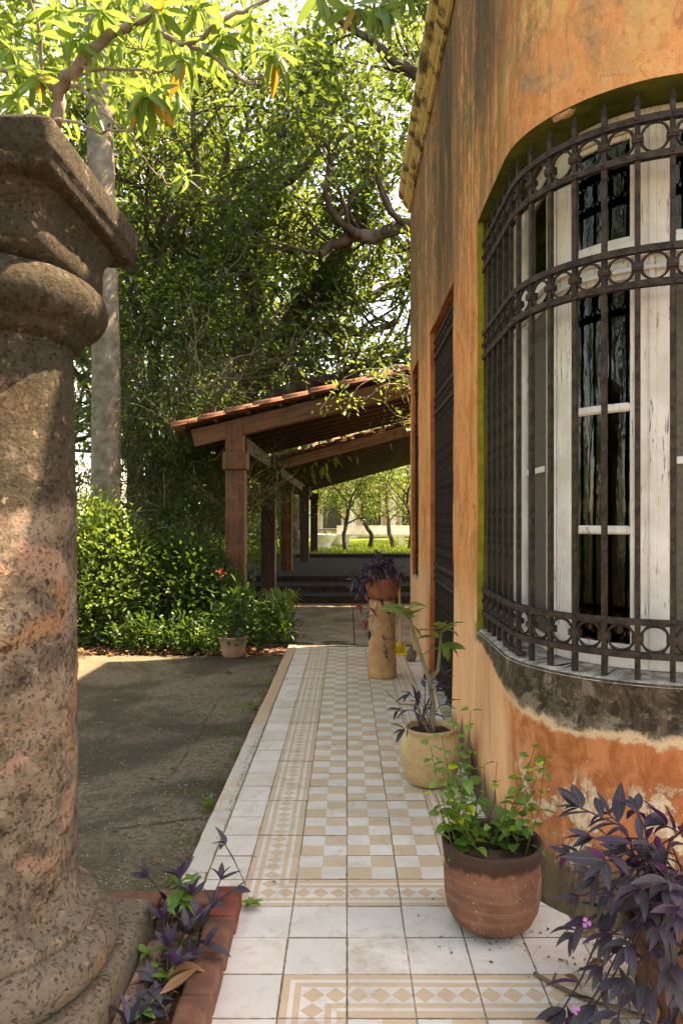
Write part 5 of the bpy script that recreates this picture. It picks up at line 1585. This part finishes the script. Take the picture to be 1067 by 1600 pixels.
# foreground mango: limbs over the column, big drooping whorls
mg = empty('mango_tree', (-3.2, 4.6, 0), 'mango tree with long sunlit yellow green leaves hanging in from the top left', 'tree')
MG = Vector(mg.location)
mb = MB(); brs = []
LM = [([None, (20, 420, 4.3), (60, 280, 4.3), (86, 190, 4.2), (96, 140, 4.1), (118, 105, 4.0), (150, 70, 4.0), (200, 40, 4.0), (232, 10, 4.0), (260, -60, 4.1)], .045, .022),
      ([(96, 140, 4.1), (60, 125, 4.2), (20, 115, 4.3), (-60, 90, 4.4)], .022, .012),
      ([(118, 105, 4.0), (170, 108, 3.9), (215, 112, 3.8), (250, 116, 3.8), (278, 102, 3.8)], .010, .005),
      ([(110, 132, 4.05), (145, 150, 3.9), (165, 178, 3.8), (190, 200, 3.8)], .012, .005),
      ([(86, 188, 4.1), (120, 192, 3.9), (160, 206, 3.8), (200, 202, 3.75), (228, 165, 3.7)], .010, .005),
      ([(200, 40, 4.0), (240, 25, 3.9), (262, 58, 3.8), (292, 68, 3.8), (330, 88, 3.75), (375, 122, 3.7), (402, 126, 3.7), (428, 90, 3.7)], .018, .005),
      ([(292, 68, 3.8), (330, 50, 3.7), (380, 15, 3.7), (430, -10, 3.7)], .014, .010),
      ([(430, -10, 3.7), (480, -30, 3.6), (560, -30, 3.5), (610, 5, 3.5)], .012, .006),
      ([(205, 214, 3.8), (225, 250, 3.8), (262, 285, 3.8), (290, 292, 3.8)], .005, .003),
      ([(232, 10, 4.0), (300, -20, 4.0), (370, -40, 3.9)], .018, .01),
      ([(60, 125, 4.2), (62, 60, 4.1), (50, 0, 4.1), (40, -60, 4.1)], .012, .008)]
for pts, r0, r1 in LM:
    pp_ = [Vector((-3.2, 4.6, -.1)) if q is None else P(*q) for q in pts]
    f, r_ = limb(mb, pp_, r0, r1, 7); brs.append(f)
o = mb.build('branch', M['pale_bark'], mg, -MG, smooth=True)
def whorl(px, py, d_, n, size, hang=.6):
    c = P(px, py, d_); a0 = rnd.uniform(0, 6)
    for k in range(n):
        a = a0 + k * 2.4; f = k / n
        dd = Vector((math.cos(a), math.sin(a), .55 - f * (1.0 + hang * 1.2) + rnd.uniform(-.15, .15)))
        put_leaf(mg, rnd.choice(MANGO), c + rv(.012), dd, size * rnd.uniform(.75, 1.15), rnd.gauss(0, .5))
for w_ in ((233, 150, 3.7, 22, .21, .7), (428, 82, 3.7, 18, .20, 1.2), (596, 10, 3.5, 16, .18, 1.8), (556, 12, 3.6, 13, .17, 1.8), (288, 92, 3.8, 12, .2, .8), (330, 72, 3.75, 12, .18, .9), (392, 30, 3.7, 9, .14, .8), (350, 50, 3.7, 9, .17, .8),
           (290, 275, 3.8, 8, .12, .4), (60, 120, 4.1, 14, .2, .5), (20, 80, 4.1, 14, .2, .5), (120, 60, 3.9, 14, .2, .5), (160, 20, 3.9, 14, .2, .6), (90, 20, 4.0, 12, .2, .5), (250, 20, 3.9, 14, .2, .7), (310, 10, 3.9, 14, .2, .8), (30, 150, 4.2, 10, .18, .5), (500, -12, 3.6, 10, .18, 1.4), (630, -15, 3.5, 8, .16, 1.4)):
    whorl(*w_)
# more of its crown, smaller and behind: joined foliage
tips = []; mb = MB()
for k in range(90):
    px = rnd.uniform(-150, 330); py = rnd.uniform(-260, 175) - max(0, px - 150) * .35
    c = P(px, py, rnd.uniform(4.6, 6.5)); tips.append((c, rv(1)))
pos, d, L = clusters([tuple(a) for a, b in tips], [tuple(b) for a, b in tips], 20, .16, .20, droop=.55)
o = leaves_np('foliage', M['mango_far_leaf'], pos, d, L, .24, mg, six=True); o.location = -MG; o['kind'] = 'stuff'
nl_total += len(pos)
for a, b in tips[::2]: mb.tube([a - MG, (a + Vector((rnd.uniform(-.3, .0), .1, .22))) - MG, a + Vector((rnd.uniform(-.7, -.3), .2, .35)) - MG], [.004, .006, .009], 4)
o = mb.build('twig', M['pale_bark'], mg, smooth=True); o['kind'] = 'stuff'

# ================================================================ SHRUBS
def shrub(name, label, c, rx, ry, h, nclus, nleaf, size, leaf, wr=.45, rad=.10, stem='green_stem', cat='shrub', group=None, six=True, z0=-.07, low=.1, r=.008, droop=.1):
    global nl_total
    base = Vector((c[0], c[1], z0)); t = empty(name, base, label, cat, group)
    mb = MB(); C = []; D = []
    for k in range(nclus):
        a = rnd.uniform(0, 6.283); e = rnd.random() ** .5; f = rnd.uniform(low, 1)
        q = math.sqrt(max(0, 1 - (max(0, f - .35) / .65) ** 2)) * (.75 + .25 * rnd.random())
        rr = e * .35 + .65
        p_ = Vector((rx * q * rr * math.cos(a), ry * q * rr * math.sin(a), h * f * rnd.uniform(.85, 1.08)))
        C.append(tuple(p_)); D.append(tuple((p_.normalized() + Vector((0, 0, .5)))))
        if k % 2 == 0:
            b = Vector((p_.x * .12, p_.y * .12, 0)); mb.tube([b, b.lerp(p_, .5) + Vector((0, 0, h * .12)), p_], [r, r * .7, r * .35], 4)
    mb.build('stem', M[stem], t, smooth=True)
    pos, d, L = clusters(C, D, nleaf, rad, size, droop=droop)
    leaves_np('foliage', M[leaf], pos, d, L, wr, t, six=six)
    nl_total += len(pos); return t
shrub('bright_bush', 'big sunlit yellow green bush behind the stone column', (-3.10, 8.8), .95, .62, 1.62, 300, 20, .075, 'bush_leaf', .5, rad=.12)
shrub('bright_bush', 'lower rounded bush in front of the palm, half in sun', (-3.6, 8.7), .7, .5, 1.15, 160, 22, .07, 'bush_leaf', .5)
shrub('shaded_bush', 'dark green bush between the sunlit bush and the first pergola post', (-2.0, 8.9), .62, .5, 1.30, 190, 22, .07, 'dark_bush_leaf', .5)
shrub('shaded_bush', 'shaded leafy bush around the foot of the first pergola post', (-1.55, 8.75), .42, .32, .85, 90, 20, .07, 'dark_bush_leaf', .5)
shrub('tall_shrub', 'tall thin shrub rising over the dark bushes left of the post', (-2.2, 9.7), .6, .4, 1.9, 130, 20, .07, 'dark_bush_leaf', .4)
shrub('edging_plant', 'low leafy plant at the driveway edge, left one of the shrubbery border', (-2.35, 8.15), .28, .16, .34, 30, 14, .08, 'dark_bush_leaf', .45, .07)
shrub('edging_plant', 'low broad leaved plant halfway along the shrubbery border', (-1.85, 8.1), .30, .16, .38, 34, 14, .08, 'dark_bush_leaf', .45, .07)
shrub('edging_plant', 'low bright plant left of the tub pot', (-1.55, 8.1), .22, .14, .28, 22, 12, .075, 'bush_leaf', .45, .06)
shrub('edging_plant', 'leafy plant right of the tub pot beside the kerb end', (-.92, 8.45), .28, .2, .52, 60, 14, .07, 'dark_bush_leaf', .45, .07)
shrub('potted_shrub', 'green plant growing out of the pale tub pot', (-1.225, 7.80), .22, .2, .50, 40, 8, .10, 'dark_bush_leaf', .45, .07, z0=.13)
for (x, y, rx, h, lb) in ADDED_HEDGE:
    shrub('added_hedge_bush', lb, (x, y), rx, 1.2, h, 120, 24, .14, 'bush_leaf', .45, .2, group='unseen hedge bushes added left of the driveway for reflections')
# strap-leaved clump by the slabs
def grass_clump(name, label, c, n, L_, spread, mat='grass_blade', z0=-.07, cat='plant'):
    t = empty(name, (c[0], c[1], z0), label, cat); mb = MB()
    for k in range(n):
        a = rnd.uniform(0, 6.28); l = L_ * rnd.uniform(.6, 1.1); s_ = rnd.uniform(.3, 1) * spread
        b = Vector((rnd.gauss(0, .03), rnd.gauss(0, .03), 0)); pd_ = Vector((-math.sin(a), math.cos(a), 0)) * .005
        pts = [b, b + Vector((math.cos(a) * s_ * .3, math.sin(a) * s_ * .3, l * .6)), b + Vector((math.cos(a) * s_ * .7, math.sin(a) * s_ * .7, l * .85)), b + Vector((math.cos(a) * s_ * 1.1, math.sin(a) * s_ * 1.1, l * .7))]
        vs = []
        for i, p_ in enumerate(pts): w = (1, 1.3, 1, .1)[i]; vs += [p_ - pd_ * w, p_ + pd_ * w]
        mb.add(vs, [(0, 1, 3, 2), (2, 3, 5, 4), (4, 5, 7, 6)])
    mb.build('blades', M[mat], t)
    return t
grass_clump('strap_plant', 'arching thin bladed clump overhanging the concrete slabs', (-.85, 9.0), 170, .62, .45, z0=.0)
grass_clump('grass_tuft', 'small grass tuft on the driveway beside the kerb', (-.70, 3.75), 14, .07, .06, 'bush_leaf', z0=-.05, cat='grass tuft')
grass_clump('grass_tuft', 'grass tuft beside the kerb, further up the driveway', (-.75, 5.6), 22, .06, .10, 'bush_leaf', z0=-.05, cat='grass tuft')
for i_, (y_, n_, lb_) in enumerate(((2.95, 10, 'tiny grass tuft at the near end of the kerb'), (4.55, 12, 'grass tuft growing at the kerb joint halfway along'), (6.5, 16, 'far grass tuft near the top of the kerb'))):
    grass_clump('grass_tuft', lb_, (-.69, y_), n_, .05, .05, 'bush_leaf', z0=-.055, cat='grass tuft')
# shrubs between pergola posts, sunlit beyond
for (x, y, rx, h, lb) in ((-3.4, 13.5, 1.0, 2.3, 'sunlit shrub seen left of the first post'), (-2.5, 15.2, .9, 2.6, 'sunlit shrub seen between the first two posts'), (-2.4, 19.5, 1.0, 2.8, 'sunlit shrub seen between second and third posts'), (-3.6, 21, 1.3, 3.2, 'tall sunlit shrub far beyond the posts'), (-5.4, 12.5, 1.3, 2.6, 'broad shrub behind the palm trunk')):
    shrub('garden_shrub', lb, (x, y), rx, .8, h, 130, 20, .11, 'far_leaf', .45, .16, group='sunlit shrubs beyond the pergola posts')
# ixora flower heads
ix = empty('red_flower', P(345, 895, 8.4), 'small red flower cluster beside the first pergola post', 'flower')
pos = rng.normal(size=(40, 3)) * .022
leaves_np('petal', M['red_petal'], pos, pos + np.array([0, 0, .02]), np.full(40, .022), .7, ix)
stem_obj(ix, [Vector(ix.location), Vector(ix.location) + Vector((.05, .2, -.8))], [.004, .006], M['green_stem'], 5)

# dry vine on the pergola roof
vn = empty('roof_vine', P(620, 600, 8.8), 'dry pale vine with a few leaves trailing over the roof end by the wall', 'vine')
VN = Vector(vn.location); mb = MB(); C = []; D = []
for q in ([(655, 605, 8.7), (600, 590, 8.7), (560, 605, 8.6), (540, 640, 8.6)], [(655, 612, 8.7), (610, 600, 8.5), (575, 620, 8.4), (565, 632, 8.4), (572, 643, 8.4)], [(655, 600, 8.7), (615, 585, 8.6), (603, 612, 8.5), (604, 635, 8.5), (622, 650, 8.5)],
          [(650, 598, 8.8), (620, 578, 8.8), (590, 577, 8.8), (545, 600, 8.7), (530, 618, 8.7)], [(648, 606, 8.6), (636, 610, 8.5), (640, 640, 8.5)], [(650, 604, 8.7), (630, 602, 8.6), (625, 612, 8.6), (633, 630, 8.6)], [(645, 655, 8.6), (630, 652, 8.5), (629, 665, 8.5)],
          [(655, 590, 8.8), (630, 570, 8.8), (600, 580, 8.7), (570, 590, 8.7)], [(640, 590, 8.7), (580, 575, 8.8), (540, 590, 8.9), (500, 640, 8.8)]):
    f, r_ = limb(mb, [P(*a) for a in q], .009, .004, 5)
    for p_ in f[::5]:
        if rnd.random() < .4: C.append(tuple(p_)); D.append((0, 0, 1))
o = mb.build('stem', M['vine_bark'], vn, -VN, smooth=True)
C += [tuple(P(*q)) for q in ((532, 615, 8.6), (538, 632, 8.6), (545, 628, 8.6), (512, 635, 8.7), (640, 585, 8.7), (648, 600, 8.6), (645, 575, 8.8), (630, 590, 8.7), (655, 590, 8.6), (640, 600, 8.6), (650, 612, 8.6), (646, 560, 8.8))]
D += [(0, 0, 1)] * 12
pos, d, L = clusters(C, D, 12, .08, .07); o = leaves_np('foliage', M['bush_leaf'], pos, d, L, .5, vn, six=True); o.location = -VN

# leaf litter (stuff) along the shrubbery and in the bed
N = 900
x = rng.uniform(-4.2, -.72, N); y = 7.92 + np.abs(rng.normal(size=N)) * .22 - .06
pos = np.stack([x, y, -.055 + rng.uniform(0, .035, N)], 1); d = rng.normal(size=(N, 3)); d[:, 2] *= .25
o = leaves_np('leaf_litter', M['litter_leaf'], pos, d, rng.uniform(.03, .10, N), .5, None, six=True); tag(o, 'brown leaf litter along the shrubbery border', None, None, 'stuff')
N = 90
x = rng.uniform(-3.2, -.72, N); y = rng.uniform(3.0, 7.8, N)
pos = np.stack([x, y, np.full(N, -.046)], 1); d = rng.normal(size=(N, 3)); d[:, 2] = np.abs(d[:, 2]) * .12
o = leaves_np('yard_litter', M['litter_leaf'], pos, d, rng.uniform(.015, .045, N), .5, None, six=True); tag(o, 'scattered small dead leaves on the driveway', None, None, 'stuff')
N = 500
x = rng.uniform(-.65, -.48, N); y = rng.uniform(1.2, 2.58, N)
pos = np.stack([x, y, .035 + rng.uniform(0, .02, N)], 1); d = rng.normal(size=(N, 3)); d[:, 2] *= .3
o = leaves_np('bed_litter', M['litter_leaf'], pos, d, rng.uniform(.008, .028, N), .5, None); tag(o, 'small dry crumbs of leaf on the bed soil', None, None, 'stuff')
N = 700
x = -.665 - np.abs(rng.normal(size=N)) * .035; y = rng.uniform(2.8, 7.9, N)
pos = np.stack([x, y, -.048 + rng.uniform(0, .006, N)], 1); d = rng.normal(size=(N, 3)); d[:, 2] *= .3
o = leaves_np('kerb_litter', M['litter_leaf'], pos, d, rng.uniform(.006, .028, N), .6, None); tag(o, 'dirt and leaf crumbs gathered along the kerb', None, None, 'stuff')
N = 260
x = -.575 + rng.normal(size=N) * .010; y = rng.uniform(3.2, 5.0, N)
pos = np.stack([x, y, np.full(N, .002)], 1); d = rng.normal(size=(N, 3)); d[:, 2] = np.abs(d[:, 2]) * .8
o = leaves_np('joint_moss', M['bush_leaf'], pos, d, rng.uniform(.004, .014, N), .6, None); tag(o, 'moss growing in the joint between kerb and tiles', None, None, 'stuff')
# crumbs on the tiles
N = 150
x = np.concatenate([rng.normal(.5, .12, 50), rng.normal(.78, .10, 60), rng.uniform(-.5, .6, 40)]); y = np.concatenate([rng.normal(2.45, .05, 50), rng.normal(2.35, .10, 60), rng.uniform(2.1, 7, 40)])
pos = np.stack([x, y, np.full(N, .003)], 1); d = rng.normal(size=(N, 3)); d[:, 2] = np.abs(d[:, 2]) * .2
o = leaves_np('tile_crumbs', M['litter_leaf'], pos, d, rng.uniform(.004, .018, N), .5, None); tag(o, 'specks of soil and leaf on the tiles', None, None, 'stuff')
# gravel on the asphalt
N = 2600
x = -.7 - np.abs(rng.normal(size=N)) * .9; y = 2.5 + np.abs(rng.normal(size=N)) * 2.0
pos = np.stack([x, y, np.full(N, -.048)], 1); d = rng.normal(size=(N, 3)); d[:, 2] = .1
simple('pebble', (.25, .22, .17), (.45, .4, .32), 10)
o = leaves_np('gravel', M['pebble'], pos, d, rng.uniform(.004, .012, N), .8, None, fold=.6); tag(o, 'loose pale grit on the driveway', None, None, 'stuff')

# ================================================================ FAR GARDEN
# lawn grass
N = 30000
x = rng.uniform(-6, 8, N); y = rng.uniform(21.2, 34, N)
pos = np.stack([x, y, np.full(N, .29)], 1); d = rng.normal(size=(N, 3)) * .35; d[:, 2] = 1
o = leaves_np('grass', M['grass_blade'], pos, d, rng.uniform(.05, .16, N), .14, None); tag(o, 'short bright grass of the far lawn', None, None, 'stuff')
def lt(px, y, z=.30): return Vector(((px - 542) * y / F, y, z))
def far_planter(px, y, label, w, h):
    p_ = lt(px, y); t = empty('stone_planter', p_, label, 'planter')
    mm = MB(); mm.lathe([(w * .30, 0), (w * .32, .05), (w * .25, .12), (w * .38, h * .6), (w * .5, h), (w * .5, h + .05), (w * .44, h + .05), (w * .4, h * .8)], 20); mm.build('bowl', M['pale_stone'], t, smooth=True); return t
far_planter(504, 27, 'white bowl shaped stone planter left on the far lawn', 1.05, .50)
t = empty('garden_table', lt(525, 30), 'pale round stone table with a dark top on the far lawn', 'table')
mm = MB(); mm.lathe([(.28, 0), (.22, .3), (.45, .62), (.45, .64)], 20); mm.build('pedestal_leg', M['pale_stone'], t, smooth=True)
mm = MB(); mm.lathe([(.05, .645), (.75, .645), (.75, .70), (.02, .70)], 24); mm.build('table_top', M['bronze_dark'], t)
t = empty('garden_bench', lt(588, 29), 'long white stone bench under the small far tree', 'bench')
mm = MB(); mm.box(-1.6, 1.4, -.25, .25, .42, .52); mm.build('seat', M['pale_stone'], t)
for sx in (-1.2, 1.0):
    mm = MB(); mm.box(sx - .12, sx + .12, -.2, .2, -.05, .42); mm.build('leg', M['pale_stone'], t)
mm = MB(); mm.box(-1.6, 1.4, .22, .30, .52, .85); mm.build('backrest', M['pale_stone'], t)
fb_ = empty('far_building', (1, 44, .3), 'pale pink building with white columns glimpsed beyond the lawn', 'building')
mm = MB(); mm.box(-9, 12, 0, 6, -.4, 7.5); mm.build('wall', M['far_pink'], fb_)
for k in range(8):
    mm = MB(); x_ = -5.5 + 2.4 * k
    mm.lathe([(.32, 0), (.32, .15), (.24, .2), (.2, 3.4), (.3, 3.6), (.3, 3.7)], 16, c=(x_, -1.2, -.1)); mm.build('column', M['far_white'], fb_, smooth=True)
mm = MB(); mm.box(-7, 12, -1.5, 0, 3.6, 4.0); mm.build('cornice', M['far_white'], fb_)
for k in range(7):
    mm = MB(); x_ = -4.3 + 2.4 * k; mm.box(x_ - .55, x_ + .55, -.05, .02, .4, 2.7); w_ = mm.build('window', M['bronze_dark'], fb_)
    mm = MB(); mm.box(x_ - .68, x_ - .56, -.09, .02, .28, 2.82); mm.box(x_ + .56, x_ + .68, -.09, .02, .28, 2.82); mm.box(x_ - .55, x_ + .55, -.09, .02, 2.71, 2.84); f_ = mm.build('frame', M['far_white'], w_)
for (px, y, h, sp, lb) in ((540, 25, 3.6, .9, 'slim dark stemmed tree before the far bench'), (578, 27, 4.0, 1.3, 'small bent tree shading the stone bench'), (615, 28, 4.4, 1.3, 'small bushy tree at the right of the far lawn'), (515, 33, 3.4, .9, 'thin young tree beside the stone table'), (640, 26, 4.0, 1.2, 'small tree nearest the building end on the lawn')):
    p_ = lt(px, y)
    bg_tree(p_.x, p_.y, h, sp, lb, 'young_tree', 6, 16, .13, .28, 'far_leaf', 'fig_bark', .45, .22, 'young trees on the far lawn')
for (x, y, h, sp, lb) in ((-6, 40, 9, 3.2, 'far tree before the pink building, left'), (7.4, 41, 9, 3.0, 'far tree before the pink building, right'), (8, 36, 9, 3, 'far tree beyond the right of the lawn'), (-8, 34, 9, 3, 'far tree beyond the left of the lawn')):
    bg_tree(x, y, h, sp, lb, 'distant_tree', 8, 34, .28, .3, group='distant trees by the pink building')
print('LEAVES', nl_total, 'OBJS', len(bpy.data.objects), 'TRIS', sum(len(m_.polygons) * 2 for m_ in bpy.data.meshes))
